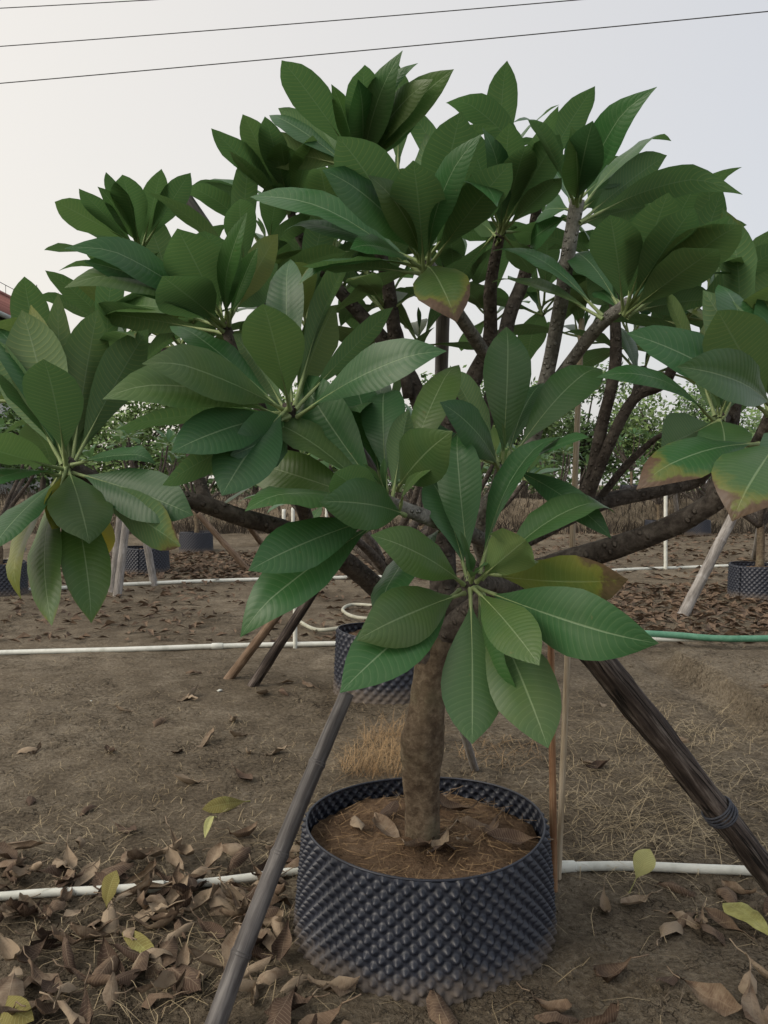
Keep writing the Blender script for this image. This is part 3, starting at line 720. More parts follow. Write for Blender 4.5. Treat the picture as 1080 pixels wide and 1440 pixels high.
def soil_disc(r, h, lump, seed):
    vs, fs = [(0, 0, h + lump)], []
    nr, na = 26, 80
    for k in range(1, nr + 1):
        q = k / nr
        for a in range(na):
            an = 2 * math.pi * a / na; x, y = r * q * math.cos(an), r * q * math.sin(an)
            z = h + lump * (1 - q * q) + .026 * noise.noise(Vector((x * 6, y * 6, seed))) + .016 * noise.noise(Vector((x * 19, y * 19, seed)))
            vs.append((x, y, z))
    for a in range(na): fs.append((0, 1 + a, 1 + (a + 1) % na))
    for k in range(nr - 1):
        for a in range(na):
            i = 1 + k * na; fs.append((i + a, i + na + a, i + na + (a + 1) % na, i + (a + 1) % na))
    return mesh('soil', vs, fs)
def rim_ring(r, h, t=.004):
    path = []
    for i in range(97):
        an = 2 * math.pi * i / 96; rr = r * (1 + .008 * math.sin(an * 2 + .7) + .006 * math.sin(an * 3 + 2))
        path.append((rr * math.cos(an), rr * math.sin(an), h + .010 * math.sin(an * 2.0 + 1), t))
    v, f, u = tube(path, 6, cap=False); return mesh('rim', v, f)
pot = empty('plant_pot', (POT_C.x, POT_C.y, -.005))
tag(pot, 'big black studded plastic pot holding the front frangipani trunk', 'pot')
v, f = pot_wall(.428, .392, .385, 56, 17, 720, 102, .019, .0165)
obj('wall', mesh('wall', v, f), M_POT, pot)
obj('rim', rim_ring(.392, .386), M_POT, pot)
obj('soil', soil_disc(.388, .315, .025, 2), M_POTSOIL, pot)
# coarse copies of the pot for the other rows
v, f = pot_wall(.37, .35, .46, 36, 14, 216, 56, .022, .024)
FARPOT = mesh('wall', v, f); FARPOT.materials.append(M_POT)
FARSOIL = soil_disc(.345, .40, .02, 5); FARSOIL.materials.append(M_POTSOIL)
FARRIM = rim_ring(.35, .461, .005); FARRIM.materials.append(M_POT)
def far_pot(x, y, label, sc=1.0, rz=0):
    o = empty('plant_pot', (x, y, gz(x, y) - .01), rz); o.scale = (sc,) * 3
    for n, m in (('wall', FARPOT), ('rim', FARRIM), ('soil', FARSOIL)): link(bpy.data.objects.new(n, m), o)
    tag(o, label, 'pot', 'black studded pots in the rows behind'); return o

# ------------------------------------------------------------------ smaller frangipani trees in the rows behind
def unit_leaf(seed):
    q = random.Random(seed)
    return leaf_mesh(Vector((0, 0, 0)), Vector((1, 0, -.02)), Vector((0, 0, 1)), W=.34, bend=q.uniform(.03, .1), fold=q.uniform(.15, .4), curl=.1, wave=.05,
                     hook=q.uniform(0, .3), rib=.012, cols=(-1, -.5, 0, .5, 1), prof=PROF[::2], ribsides=3, seed=seed)
ULEAF = [unit_leaf(k) for k in range(6)]
for m_ in ULEAF: m_.materials.append(M_LEAF); m_.materials.append(M_PET)
def back_tree(x, y, label, h=2.6, nros=9, nleaf=10, seed=1, split=True, z0=None, spread=1.0):
    q = random.Random(seed)
    zb = gz(x, y) if z0 is None else z0
    root = empty('frangipani_tree', (x, y, zb)); tag(root, label, 'tree', 'frangipani trees in the rows behind')
    mb = MB(); fork = .95 + q.uniform(-.1, .15)
    mb.tube(catmull([(0, 0, .3, .06), (.02, .01, .6, .052), (.03 * q.uniform(-1, 1), 0, fork, .048)], 4), 9, rough=.1)
    obj('trunk', mb.mesh('trunk'), M_TRUNK, root)
    crown = MB()
    for k in range(nros):
        an = k * 2.4 + q.uniform(-.4, .4); rr = spread * q.uniform(.35, 1.05); zz = h - .55 - .55 * rr * rr + q.uniform(-.2, .2)
        tip = Vector((rr * math.cos(an), rr * math.sin(an), zz)); A = Vector((math.cos(an) * .5 * rr, math.sin(an) * .5 * rr, .9)).normalized()
        bb = MB(); bb.tube(catmull([(0, 0, fork - .05, .04), (tip.x * .35, tip.y * .35, fork + (zz - fork) * .3, .03), (tip.x * .8, tip.y * .8, fork + (zz - fork) * .65, .022), (*tip, .014)], 4), 8, rough=.1)
        obj('branch', bb.mesh('branch'), M_BRANCH, root)
        ax = A.orthogonal().normalized(); ay = A.cross(ax)
        for i in range(nleaf):
            a2 = i * 2.39996 + k; th = R(30 + 75 * i / nleaf + q.uniform(-8, 8))
            dr = A * math.cos(th) + (ax * math.cos(a2) + ay * math.sin(a2)) * math.sin(th)
            Ln = q.uniform(.27, .38); U = (A + Vector((0, 0, .4))); nn = (U - dr * U.dot(dr)).normalized(); sd = nn.cross(dr)
            M = Matrix(((dr.x, sd.x, nn.x, tip.x), (dr.y, sd.y, nn.y, tip.y), (dr.z, sd.z, nn.z, tip.z), (0, 0, 0, 1))) @ Matrix.Scale(Ln, 4)
            if split:
                o = bpy.data.objects.new('leaf', ULEAF[q.randrange(6)]); o.color = (q.choice((0, 0, .05, .15)), q.choice((0, 0, .3)), 0, 1); link(o, root); o.matrix_local = M
            else:
                me = ULEAF[q.randrange(6)]
                join(crown, me, M)
    if not split:
        obj('crown', crown.mesh('crown'), [M_LEAF, M_PET], root).color = (.03, .1, 0, 1)
    return root
TR = [  # x, y, height, seed, pot?, label of tree, label of pot
    (.02, 5.60, 2.5, 3, True, 'leafy frangipani tree right behind the front tree in the second pot', 'black studded pot right behind the front trunk'),
    (-5.3, 10.6, 3.0, 4, True, 'frangipani tree with pale props beyond the far left drooping leaves', 'black studded pot at the left end of its row, among pale props'),
    (4.95, 10.2, 2.7, 5, True, 'frangipani tree growing in the pot beyond the cut bed edge', 'black studded pot beside the cut bed edge and third white pipe'),
    (-4.05, 13.2, 2.9, 6, True, 'frangipani tree in the pot with three pale grey props', 'black studded pot with three pale props leaning in front'),
    (-4.2, 17.3, 3.0, 7, True, 'frangipani tree in the pot behind the litter bed', 'black studded pot standing behind the brown leaf litter bed'),
    (.6, 12.6, 2.7, 8, False, 'frangipani tree standing between the second row and the bank', None),
    (8.0, 22.6, 2.9, 9, True, 'frangipani tree in front of the earth bank beside white riser', 'small dark pot at the foot of the earth bank'),
    (9.4, 23.2, 2.8, 10, True, 'frangipani tree at the foot of the earth bank beside grey post', 'bluish pot at the foot of the bank beside grey post'),
    (8.6, 27.0, 2.8, 11, True, 'frangipani tree on top of the earth bank', 'dark netted pot on top of the earth bank'),
    (-8.5, 15.0, 3.6, 12, False, 'tall frangipani tree in front of the red roofed house', None),
    (-.8, 18.5, 3.0, 13, False, 'frangipani tree of the far row before the bank', None),
    (4.2, 19.0, 3.0, 14, False, 'slim frangipani tree of the far row near the white riser', None),
]
for x, y, h, sd, hp, lab, plab in TR:
    back_tree(x, y, lab, h, 10, 10, sd, split=y < 14)
    if hp: far_pot(x, y, plab, 1.0, sd)

# ------------------------------------------------------------------ poles, stakes, pipes
def pole(name, base, top, r0, r1, mat, label, cat, group=None, nodes=0, sides=12, rough=.05, bury=.08, bow=.0, ties=(), rings=False):
    b0 = Vector(base); ax = (Vector(top) - b0); ln = ax.length; ax.normalize(); b0 = b0 - ax * bury; ln += bury
    root = empty(name, b0)
    n = max(8, int(ln / (.014 if nodes else .05))); path = []
    sdv = ax.cross(Vector((0, 1, 0))).normalized() if abs(ax.y) < .9 else Vector((1, 0, 0))
    for i in range(n + 1):
        t = i / n; r = r0 + (r1 - r0) * t
        if nodes:
            ph = (t * nodes + .35) % 1; r *= 1 + .13 * math.exp(-((ph - .5) / .022) ** 2) - .05 * math.exp(-((ph - .57) / .02) ** 2)
        c = ax * (ln * t) + sdv * (bow * math.sin(math.pi * t)); path.append((*c, r))
    v, f, u = tube(path, sides, rough=rough, seed=rnd.random() * 20)
    obj('shaft', mesh('shaft', v, f, True, u), mat, root)
    if nodes and rings:
        for k in range(nodes + 1):
            t = (k + .15) / nodes
            if t > .97: continue
            c = ax * (ln * t) + sdv * (bow * math.sin(math.pi * t)); r = (r0 + (r1 - r0) * t) * 1.0; x = ax.orthogonal().normalized(); y = ax.cross(x); mb = MB()
            for o_, q_ in ((0, .0026), (.008, .0018)):
                mb.tube([(*(c + ax * o_ + (x * math.cos(a) + y * math.sin(a)) * r * 1.03), q_) for a in [2 * math.pi * i / 20 for i in range(21)]], 6, cap=False)
            obj('node_ring', mb.mesh('node_ring'), mat, root)
    for t in ties:
        mb = MB(); c = ax * (ln * t); r = r0 + (r1 - r0) * t
        x = ax.orthogonal().normalized(); y = ax.cross(x)
        for k in range(5):
            cc = c + ax * (k * .009 - .018) 
            ring = [(*(cc + (x * math.cos(a) + y * math.sin(a)) * (r * 1.10) + ax * .006 * math.sin(a + k)), .0042) for a in [2 * math.pi * i / 18 for i in range(19)]]
            mb.tube(ring, 5, cap=False)
        obj('wire_tie', mb.mesh('wire_tie'), M_TIE, root)
    tag(root, label, cat, group); return root
# front props
gb = onground(292, 1475)
pole('support_pole', gb, P(488, 975, 2.38), .0285, .0225, M_BAMB, 'grey weathered bamboo prop leaning left of the front pot', 'pole', nodes=4, rough=.05, sides=16, rings=True, bow=.012)
pole('support_pole', onground(1128, 1290), P(806, 880, 2.42), .046, .046, M_LOG, 'thick dark cracked log prop with a wire tie', 'pole', nodes=0, rough=.16, sides=20, ties=(.42,))
pole('support_pole', onground(950, 1075), P(770, 815, 2.75), .036, .036, M_BROWNPOLE, 'brown log prop behind the thick dark log', 'pole', rough=.12, sides=14)
# upright post behind the trunk, passing through the crown
pole('support_post', onground(606, 1040), P(627, 300, 3.0), .030, .028, M_BAMB, 'tall grey post standing upright behind the front trunk', 'post', nodes=7, rough=.04)
pole('support_post', P(430, 520, 2.9), P(258, 270, 2.75), .019, .018, M_BAMB, 'grey pole end sticking up through the left crown', 'post', nodes=5, rough=.03, bury=.5)
pole('bamboo_stake', onground(779, 1252), P(774, 845, 2.72), .0135, .0115, M_TANR, 'short reddish bamboo stake right of the front pot', 'stake', nodes=5, rough=.02)
pole('bamboo_stake', onground(785, 1235), P(818, 448, 2.85), .0115, .0105, M_TAN, 'tall pale bamboo stake rising through the crown', 'stake', nodes=9, rough=.02)
pole('bamboo_stake', onground(588, 1075), P(594, 900, 3.7), .010, .010, M_TAN, 'thin bamboo stake just left behind the front trunk', 'stake', nodes=4, rough=.02)
pole('support_pole', onground(668, 1082), P(640, 990, 3.5), .020, .020, M_GREYPOLE, 'short pale prop end behind the dry grass tuft', 'pole', rough=.06)
# second row props
pole('support_pole', onground(322, 954), P(418, 828, 5.75), .038, .034, M_BROWNPOLE, 'round brown prop of the second tree, outer one', 'pole', rough=.06)
pole('support_pole', onground(356, 964), P(478, 775, 5.5), .042, .038, M_LOG, 'dark square brown prop of the second tree, inner one', 'pole', rough=.08, sides=5)
pole('support_pole', onground(960, 866), P(1036, 716, 9.0), .065, .055, M_GREYPOLE, 'pale bluish prop leaning towards the pot by the bed edge', 'pole', nodes=3, rough=.05)
for b_, t_, d_, lab in [((165, 838), (183, 690), 10.7, 'thick grey prop in front of the netted pot'), ((158, 832), (172, 700), 10.9, 'thin grey prop behind the thick grey prop'), ((217, 824), (203, 745), 11.6, 'pale whitish prop right of the netted pot'),
                        ((24, 834), (66, 752), 11.0, 'forked pale grey prop by the far left pot'), ((-10, 812), (32, 772), 11.4, 'lying pale prop at the far left pot'), ((347, 800), (278, 722), 13.6, 'long brown prop leaning towards the litter bed pot'),
                        ((368, 765), (330, 712), 18, 'short brown prop behind the long leaning prop'), ((955, 752), (948, 682), 22.6, 'crooked grey post at the foot of the bank'), ((1062, 785), (1078, 700), 10.4, 'thin trunk-like post in the bed edge pot')]:
    g0 = onground(*b_); pole('support_pole', g0, P(t_[0], t_[1], min(d_, g0.y + .6) if d_ < 18 else d_), .06 if g0.y < 15 else .075, .05 if g0.y < 15 else .06, M_GREYPOLE if 'brown' not in lab else M_BROWNPOLE, lab, 'pole', rough=.1)
def pipe(pts, r, label, mat=M_PVC, fittings=(), name='water_pipe', seg=6):
    path = catmull([(p.x, p.y, p.z, r) for p in pts], seg)
    o0 = Vector(path[0][:3]); root = empty(name, o0)
    v, f, u = tube([(a - o0.x, b - o0.y, c - o0.z, q) for a, b, c, q in path], 12)
    obj('pipe', mesh('pipe', v, f, True, u), mat, root)
    for k in fittings:
        i = int(k * (len(path) - 2)); a = Vector(path[i][:3]); b = Vector(path[i + 1][:3]); dr = (b - a).normalized()
        v, f, u = tube([(*(a - o0 + dr * s), r * q) for s, q in ((-.05, 1.22), (-.045, 1.3), (.045, 1.3), (.05, 1.22))], 12)
        obj('coupling', mesh('coupling', v, f, True, u), mat, root)
    tag(root, label, 'pipe'); return root
def gpts(pl, lift): 
    out = []
    for px, py in pl:
        p = onground(px, py); p.z = gz(p.x, p.y) + lift; out.append(p)
    return out
pipe(gpts([(-60, 1272), (60, 1262), (170, 1256), (300, 1246), (420, 1230)], .016) + [Vector((.0, 3.02, .02)), Vector((.35, 3.03, .02))], .0155, 'white plastic pipe half buried in dry leaves by front pot', fittings=(.4,))
pipe(gpts([(780, 1226), (880, 1224), (980, 1228), (1085, 1232), (1200, 1236)], .018), .018, 'white plastic pipe running right from the bamboo stakes', fittings=(.06,))
pipe(gpts([(-80, 925), (0, 921), (180, 915), (330, 911), (480, 908)], .02) + gpts([(600, 906), (700, 906)], .02), .023, 'white plastic pipe crossing the plot behind the second row', fittings=(.5,))
pipe([Vector((x, 7.12, .075)) for x in (1.15, 2.2, 3.0, 3.6, 4.6)], .023, 'white plastic pipe ending at the green hose', fittings=(.3,))
pipe(gpts([(-60, 838), (0, 834), (180, 824), (330, 818), (500, 814), (640, 812)], .025), .028, 'thin white pipe on the litter side of the third row')
pipe(gpts([(820, 808), (880, 803), (960, 800), (1060, 796), (1200, 790)], .025), .028, 'thin white pipe with riser beside the bed edge pot')
pipe([Vector(q) for q in ((2.05, 7.20, .09), (2.3, 7.15, .125), (2.7, 7.10, .115), (3.0, 7.04, .10), (3.4, 7.02, .10), (4.6, 7.08, .11))], .030, 'faded green hose lying on the white pipe', M_GREENHOSE, name='garden_hose')
pipe([p + Vector((0, 0, .03)) for p in gpts([(420, 880), (445, 892), (480, 890), (530, 882), (548, 870), (530, 858), (495, 856), (482, 864), (500, 874), (540, 876), (590, 868)], .02)], .020, 'pale hose coiled on the soil behind the second pot', M_PALEHOSE, name='garden_hose')
def riser(px, pb, pt, r, label):
    b = onground(px, pb); pole('riser_pipe', b, P(px, pt, b.y), r, r, M_PVC, label, 'pipe', rough=0, sides=10)
riser(415, 911, 832, .020, 'upright white riser on the pipe behind second row props')
riser(936, 800, 688, .032, 'upright white riser pipe in front of the bank')
riser(399, 818, 716, .028, 'left one of two thin white risers between the props')
riser(412, 818, 714, .028, 'right one of two thin white risers between the props')
riser(459, 812, 712, .022, 'lone thin white riser beside the two risers')

# ------------------------------------------------------------------ house, wires, far trees
hs = empty('house', (-21.7, 42, 1.0)); tag(hs, 'pale house with red tiled gable roof beyond the trees', 'house')
M_WALL = mat_simple('pale_render', (.52, .52, .49), (.64, .64, .61), 2, .8, .1)
M_TRIM = mat_simple('grey_trim', (.30, .33, .32), (.42, .45, .43), 3, .7, .1)
M_TILE = mat_simple('red_tile', (.20, .075, .060), (.34, .15, .12), 6, .75, .3, .01)
M_GLASS = mat_simple('window_glass', (.03, .04, .05), (.06, .07, .08), 2, .1, 0, spec=.6)
mb = MB(); mb.box((-5.6, -9, 0), (2.6, 6.6, 8.7)); mb.add([(-5.6, 6.6, 8.7), (2.6, 6.6, 8.7), (0, 6.6, 10.9)], [(0, 1, 2)]); mb.add([(-5.6, -9, 8.7), (2.6, -9, 8.7), (0, -9, 10.9)], [(0, 2, 1)])
obj('wall', mb.mesh('wall', False), M_WALL, hs)
rf = MB()
for x0, z0, x1, z1 in ((0, 11.2, 3.0, 8.9), (0, 11.2, -6.0, 8.9)):
    vs = [Vector((x0, -9.6, z0)), Vector((x1, -9.6, z1)), Vector((x1, 7.1, z1)), Vector((x0, 7.1, z0))]
    rf.add(vs + [q - Vector((0, 0, .14)) for q in vs], [(0, 1, 2, 3), (7, 6, 5, 4), (1, 5, 6, 2), (0, 4, 5, 1), (3, 2, 6, 7)])
roof = obj('roof', rf.mesh('roof', False), M_TRIM, hs)
tm = MB(); tm.tube([(0, 0, 0, .10), (3.05, 0, -2.34, .10)], 8); TILE = tm.mesh('tile_row'); TILE.materials.append(M_TILE)
for k in range(74):
    o = link(bpy.data.objects.new('tile_row', TILE), roof); o.location = (0, -9.5 + k * .224, 11.23)
rt = MB(); rt.tube([(0, -9.6, 11.34, .15), (0, 7.1, 11.34, .15)], 8); obj('ridge_tile', rt.mesh('ridge_tile'), M_TILE, roof)
gt = MB(); gt.tube([(3.06, -9.6, 8.82, .13), (3.06, 7.1, 8.82, .13)], 8); obj('gutter', gt.mesh('gutter'), M_TRIM, roof)
lr = MB(); lr.tube([(0, -9.6, 11.95, .02), (0, 6.9, 11.95, .02)], 5)
for k in range(9): lr.tube([(0, -9 + k * 1.98, 11.4, .015), (0, -9 + k * 1.98, 11.95, .015)], 5)
lr.tube([(0, 6.9, 11.4, .025), (0, 6.9, 13.0, .025)], 5)
obj('lightning_rod', lr.mesh('lightning_rod'), M_WIRE, roof)
for k in range(4):
    for zz in (1.2, 4.6):
        wb = MB(); wb.box((2.58, -7.6 + k * 3.7, zz), (2.66, -6.0 + k * 3.7, zz + 1.6)); fr = obj('window', wb.mesh('window', False), M_TRIM, hs)
        gb_ = MB(); gb_.box((2.62, -7.5 + k * 3.7, zz + .1), (2.68, -6.1 + k * 3.7, zz + 1.5)); obj('pane', gb_.mesh('pane', False), M_GLASS, fr)
def wire(p, q, d0, d1, label, ext=.6):
    a = P(p[0], p[1], d0); b = P(q[0], q[1], d1); dr = b - a; a = a - dr * ext; b = b + dr * ext; sg = .12
    path = [(*(a.lerp(b, t / 24) + Vector((0, 0, -sg * 4 * (t / 24) * (1 - t / 24) + sg * .9))), .011) for t in range(25)]
    v, f, u = tube(path, 6); o = obj('power_line', mesh('power_line', v, f), M_WIRE); tag(o, label, 'cable')
wire((0, 118), (1080, 17), 18.5, 16, 'lowest overhead cable, just above the tree top')
wire((0, 66), (820, 0), 19.5, 17.5, 'middle overhead cable in the pale sky')
wire((0, 11), (200, 0), 20, 19.5, 'topmost overhead cable in the pale sky', 3.0)

def broad_tree(x, y, z, h, rad, seed, mat, label, nleaf=5200, ls=.21):
    q = random.Random(seed); root = empty('broadleaf_tree', (x, y, z)); tag(root, label, 'tree', 'trees beyond the bank')
    mb = MB(); mb.tube(catmull([(0, 0, -.2, .14), (.1, 0, h * .3, .11), (.05, .1, h * .55, .08)], 3), 8, rough=.1)
    tips = []
    for k in range(15):
        an = k * 2.4; rr = rad * q.uniform(.25, .85); zz = h * q.uniform(.22, .92); tips.append((Vector((rr * math.cos(an), rr * math.sin(an), zz)), rad * q.uniform(.3, .5)))
        mb.tube(catmull([(.05, 0, h * .3, .06), (tips[-1][0].x * .5, tips[-1][0].y * .5, (h * .35 + zz) * .5, .04), (*tips[-1][0], .015)], 3), 6)
    obj('trunk', mb.mesh('trunk'), M_BRANCH, root)
    c = MB()
    for i in range(nleaf):
        tp, rr = tips[q.randrange(len(tips))]
        dv = Vector((q.gauss(0, 1), q.gauss(0, 1), q.gauss(0, .8))).normalized() * rr * q.random() ** .4
        o = tp + dv; d1 = Vector((q.gauss(0, 1), q.gauss(0, 1), q.gauss(-.3, .7))).normalized(); d2 = d1.orthogonal().normalized()
        s = ls * q.uniform(.6, 1.3)
        c.add([o, o + d1 * s * .5 + d2 * s * .28, o + d1 * s, o + d1 * s * .5 - d2 * s * .28], [(0, 1, 2, 3)])
    obj('crown', c.mesh('crown'), mat, root)
zB = 1.0
BT = [(-15, 34, 5.0, 3.0), (-10, 31, 4.2, 2.8), (-5.5, 33, 4.8, 2.8), (-1.5, 30, 4.2, 2.5), (2.2, 31, 4.6, 2.6), (5.4, 30, 4.2, 2.2), (8.4, 33, 5.2, 2.6), (11.2, 31, 4.2, 2.4), (14.5, 33, 4.8, 2.7), (18.5, 34, 4.4, 2.6), (-20, 38, 4.6, 3.0)]
ADJ = ['dense green tree', 'low bushy tree', 'round green tree', 'short light green tree', 'spreading green tree', 'small pale green tree', 'taller loose tree', 'broad green tree', 'dark bushy tree', 'wide green tree', 'green tree beside the house']
PLC = ['left of the far row behind the bank', 'behind the netted pot', 'behind the litter bed', 'behind the front trunk, on the bank', 'on the bank behind the upright post', 'on the bank beside the bamboo stake line', 'behind the pot on the bank', 'right behind the bank riser', 'behind the bed edge pot', 'at the end of the bank', 'beyond the plot']
for i, (x, y, h, r_) in enumerate(BT):
    broad_tree(x, y, gz(x, y), h, r_, 40 + i, M_FOLI if i % 2 == 0 else M_FOLI2, ADJ[i] + ' ' + PLC[i])

qh = random.Random(5); hd = MB()
for _ in range(22000):
    x = qh.uniform(-42, 44); top = 2.6 + .9 * noise.noise(Vector((x * .22, 1, 0))) + .5 * noise.noise(Vector((x * .8, 4, 0)))
    y = qh.uniform(39, 43); o = Vector((x, y, 1.0 + top * qh.random() ** .7)); d1 = Vector((qh.gauss(0, 1), qh.gauss(0, 1), qh.gauss(-.2, .7))).normalized(); d2 = d1.orthogonal().normalized(); s_ = qh.uniform(.2, .42)
    hd.add([o, o + d1 * s_ * .5 + d2 * s_ * .28, o + d1 * s_, o + d1 * s_ * .5 - d2 * s_ * .28], [(0, 1, 2, 3)])
tag(obj('far_hedge', hd.mesh('far_hedge'), M_FOLI), 'low green scrub running along behind the bank', 'scrub', kind='stuff')

# ------------------------------------------------------------------ fallen leaves, straw
def dry_mesh(seed, flat=False):
    q = random.Random(seed); W = q.uniform(.055, .085); Ln = q.uniform(.14, .22)
    k1 = q.uniform(.8, 2.8) * (.4 if flat else 1); k2 = q.uniform(1.1, 2.6) * (.35 if flat else 1); tw = q.uniform(-2.0, 2.0) * (.3 if flat else 1)
    vs, fs, uv = [], [], []
    cols = (-1, -.55, 0, .55, 1); pr = PROF[::2]
    for u, p in pr:
        a = (u - .45) * k1; x = Ln * math.sin(a) / max(k1, .1); z = Ln * (1 - math.cos(a)) / max(k1, .1)
        for s in cols:
            b_ = s * k2 * (.5 + .5 * p); rr = W * .5 * p / max(k2, .2)
            yy = rr * math.sin(b_) * 1.2; zz = rr * (1 - math.cos(b_)) * 1.2
            t_ = tw * (u - .4); y2 = yy * math.cos(t_) - zz * math.sin(t_); z2 = yy * math.sin(t_) + zz * math.cos(t_)
            jj = .018 * noise.noise(Vector((u * 4, s * 2, seed * 3.1))) + .006 * math.sin(u * 17 + s * 3 + seed) * s * s
            vs.append((x, y2, z + z2 + jj)); uv.append((u, s * .5 + .5))
    nc = 5
    for j in range(len(pr) - 1):
        for i in range(nc - 1): fs.append((j * nc + i, j * nc + i + 1, (j + 1) * nc + i + 1, (j + 1) * nc + i))
    st = [(vs[2][0] - .0, vs[2][1], vs[2][2], .0022), (vs[2][0] - .03, .004, vs[2][2] - .004, .002), (vs[2][0] - .055, .012, vs[2][2] + .004, .0026)]
    v, f, u2 = tube(st, 4); o = len(vs); vs += v; uv += [(.5, .5)] * len(v); fs += [tuple(i + o for i in k) for k in f]
    zm = min(v_[2] for v_ in vs); vs = [(v_[0], v_[1], v_[2] - zm) for v_ in vs]
    return mesh('dry_leaf', vs, fs, True, uv)
DRY = [dry_mesh(k) for k in range(14)] + [dry_mesh(30 + k, True) for k in range(6)]
for m_ in DRY: m_.materials.append(M_DRY)
qd = random.Random(11)
def drop(p, label, group, lift=0.0, sc=1.0, tilt=.45, flip=.4):
    o = bpy.data.objects.new('dry_leaf', DRY[qd.randrange(len(DRY))]); link(o)
    fl = math.pi if qd.random() < flip else 0
    o.rotation_euler = (qd.uniform(-tilt, tilt) + fl, qd.uniform(-tilt, tilt), qd.uniform(0, 6.28))
    o.location = (p.x, p.y, p.z + lift + (.035 * sc if fl else .004)); s = sc * qd.uniform(.8, 1.2); o.scale = (s, s, s)
    if callable(label): label = label(p, DRY.index(o.data) >= 14)
    tag(o, label, 'leaf', group); return o
def heap_label(p, flat):
    yp = 2.86 - .02 * p.x
    return ('nearly flat' if flat else 'tightly curled') + ' dry brown leaf ' + ('behind the half buried white pipe' if p.y > yp + .06 else 'lying against the half buried white pipe' if p.y > yp - .10 else 'in the litter heap before the half buried pipe' if p.x < -.42 else 'beside the grey bamboo prop')
def inpot(p, r=.47): return (Vector((p.x, p.y, 0)) - POT_C).length < r
def scatter(n, x0, x1, y0, y1, label, group, pile=.0, sc=1.0, dens=None):
    sc *= .92; k = 0; tries = 0
    while k < n and tries < n * 30:
        tries += 1
        px = qd.uniform(x0, x1); py = qd.uniform(y0, y1)
        if dens and qd.random() > dens(px, py): continue
        p = onground(px, py)
        if inpot(p): continue
        drop(p, label, group, qd.random() * pile, sc); k += 1
scatter(150, -20, 425, 1195, 1450, heap_label, 'dry leaves heaped by the near pipe', .035,
        dens=lambda x, y: min(1, math.exp(-((y - 1270) / 60) ** 2) * (.35 + .65 * min(1, x / 200)) + .32))
scatter(14, 200, 470, 930, 1060, 'dry brown leaf on bare soil before the second row props', 'dry leaves on the bare soil', 0, 1.0)
scatter(12, 0, 420, 1000, 1190, 'dry brown leaf on cracked soil behind the litter heap', 'dry leaves on the cracked soil', 0, .9)
scatter(20, 790, 1100, 1240, 1450, 'dry brown leaf on the soil before the right-hand white pipe', 'dry leaves before the right pipe', 0, 1.0)
scatter(10, 820, 1090, 960, 1200, 'dry brown leaf among straw behind the right-hand white pipe', 'dry leaves among the straw', 0, .9)
scatter(10, 400, 800, 1385, 1460, 'dry brown leaf at the foot of the front pot', 'dry leaves at the pot foot', 0, .9)
for a, r_ in ((2.4, .17), (3.3, .12), (5.2, .12), (5.6, .16), (4.6, .13), (.3, .17), (.9, .2), (6.0, .30), (2.9, .24), (1.3, .24), (5.0, .16), (.1, .24)):
    p = Vector((POT_C.x + r_ * math.cos(a) * 1.0, POT_C.y + r_ * math.sin(a), .335)); drop(p, 'dry brown leaf lying on the soil inside the front pot', 'dry leaves inside the front pot', .004, .85)
# freshly fallen yellow-green leaves
def fresh(b, t, W, label, dy=0.0, U=(0, -.6, .8), zt=None, **k):
    B = onground(*b); T = P(t[0], t[1], B.y + dy) if zt is None else onground(*t) + Vector((0, 0, zt))
    me = leaf_mesh(Vector((0, 0, 0)), T - B, Vector(U), W=W, pet=k.pop('pet', .12), rib=.003, seed=b[0], **k)
    o = obj('fallen_leaf', me, [M_YLEAF, M_YLEAF]); o.location = B + Vector((0, 0, .006)); tag(o, label, 'leaf')
fresh((352, 1128), (284, 1146), .075, 'yellow-green fallen leaf on cracked soil behind the bamboo prop', zt=.02, U=(.1, -.8, .5), bend=.12, fold=.4)
fresh((304, 1150), (288, 1186), .04, 'pale small curled leaf beside the yellow-green fallen leaf', zt=.015, bend=.15, fold=.7)
fresh((148, 1298), (164, 1226), .075, 'pale green leaf standing upright against the half buried pipe', dy=.03, U=(-.4, -1, .1), bend=.1, fold=.5, pet=.3)
fresh((165, 1308), (226, 1364), .06, 'yellow curled leaf in front of the half buried pipe', zt=.01, bend=.12, fold=.6)
fresh((885, 1258), (914, 1196), .085, 'pale green leaf standing upright beside the right-hand pipe', dy=.02, U=(-.5, -1, .2), bend=.14, fold=.4, pet=.35)
fresh((1100, 1334), (1016, 1284), .10, 'large yellow-green fallen leaf beside brown leaf by right pipe', zt=.03, U=(.2, -.7, .7), bend=.10, fold=.3)
fresh((-20, 1415), (48, 1448), .08, 'pale green fallen leaf in front of the litter heap', zt=.02, bend=.1)
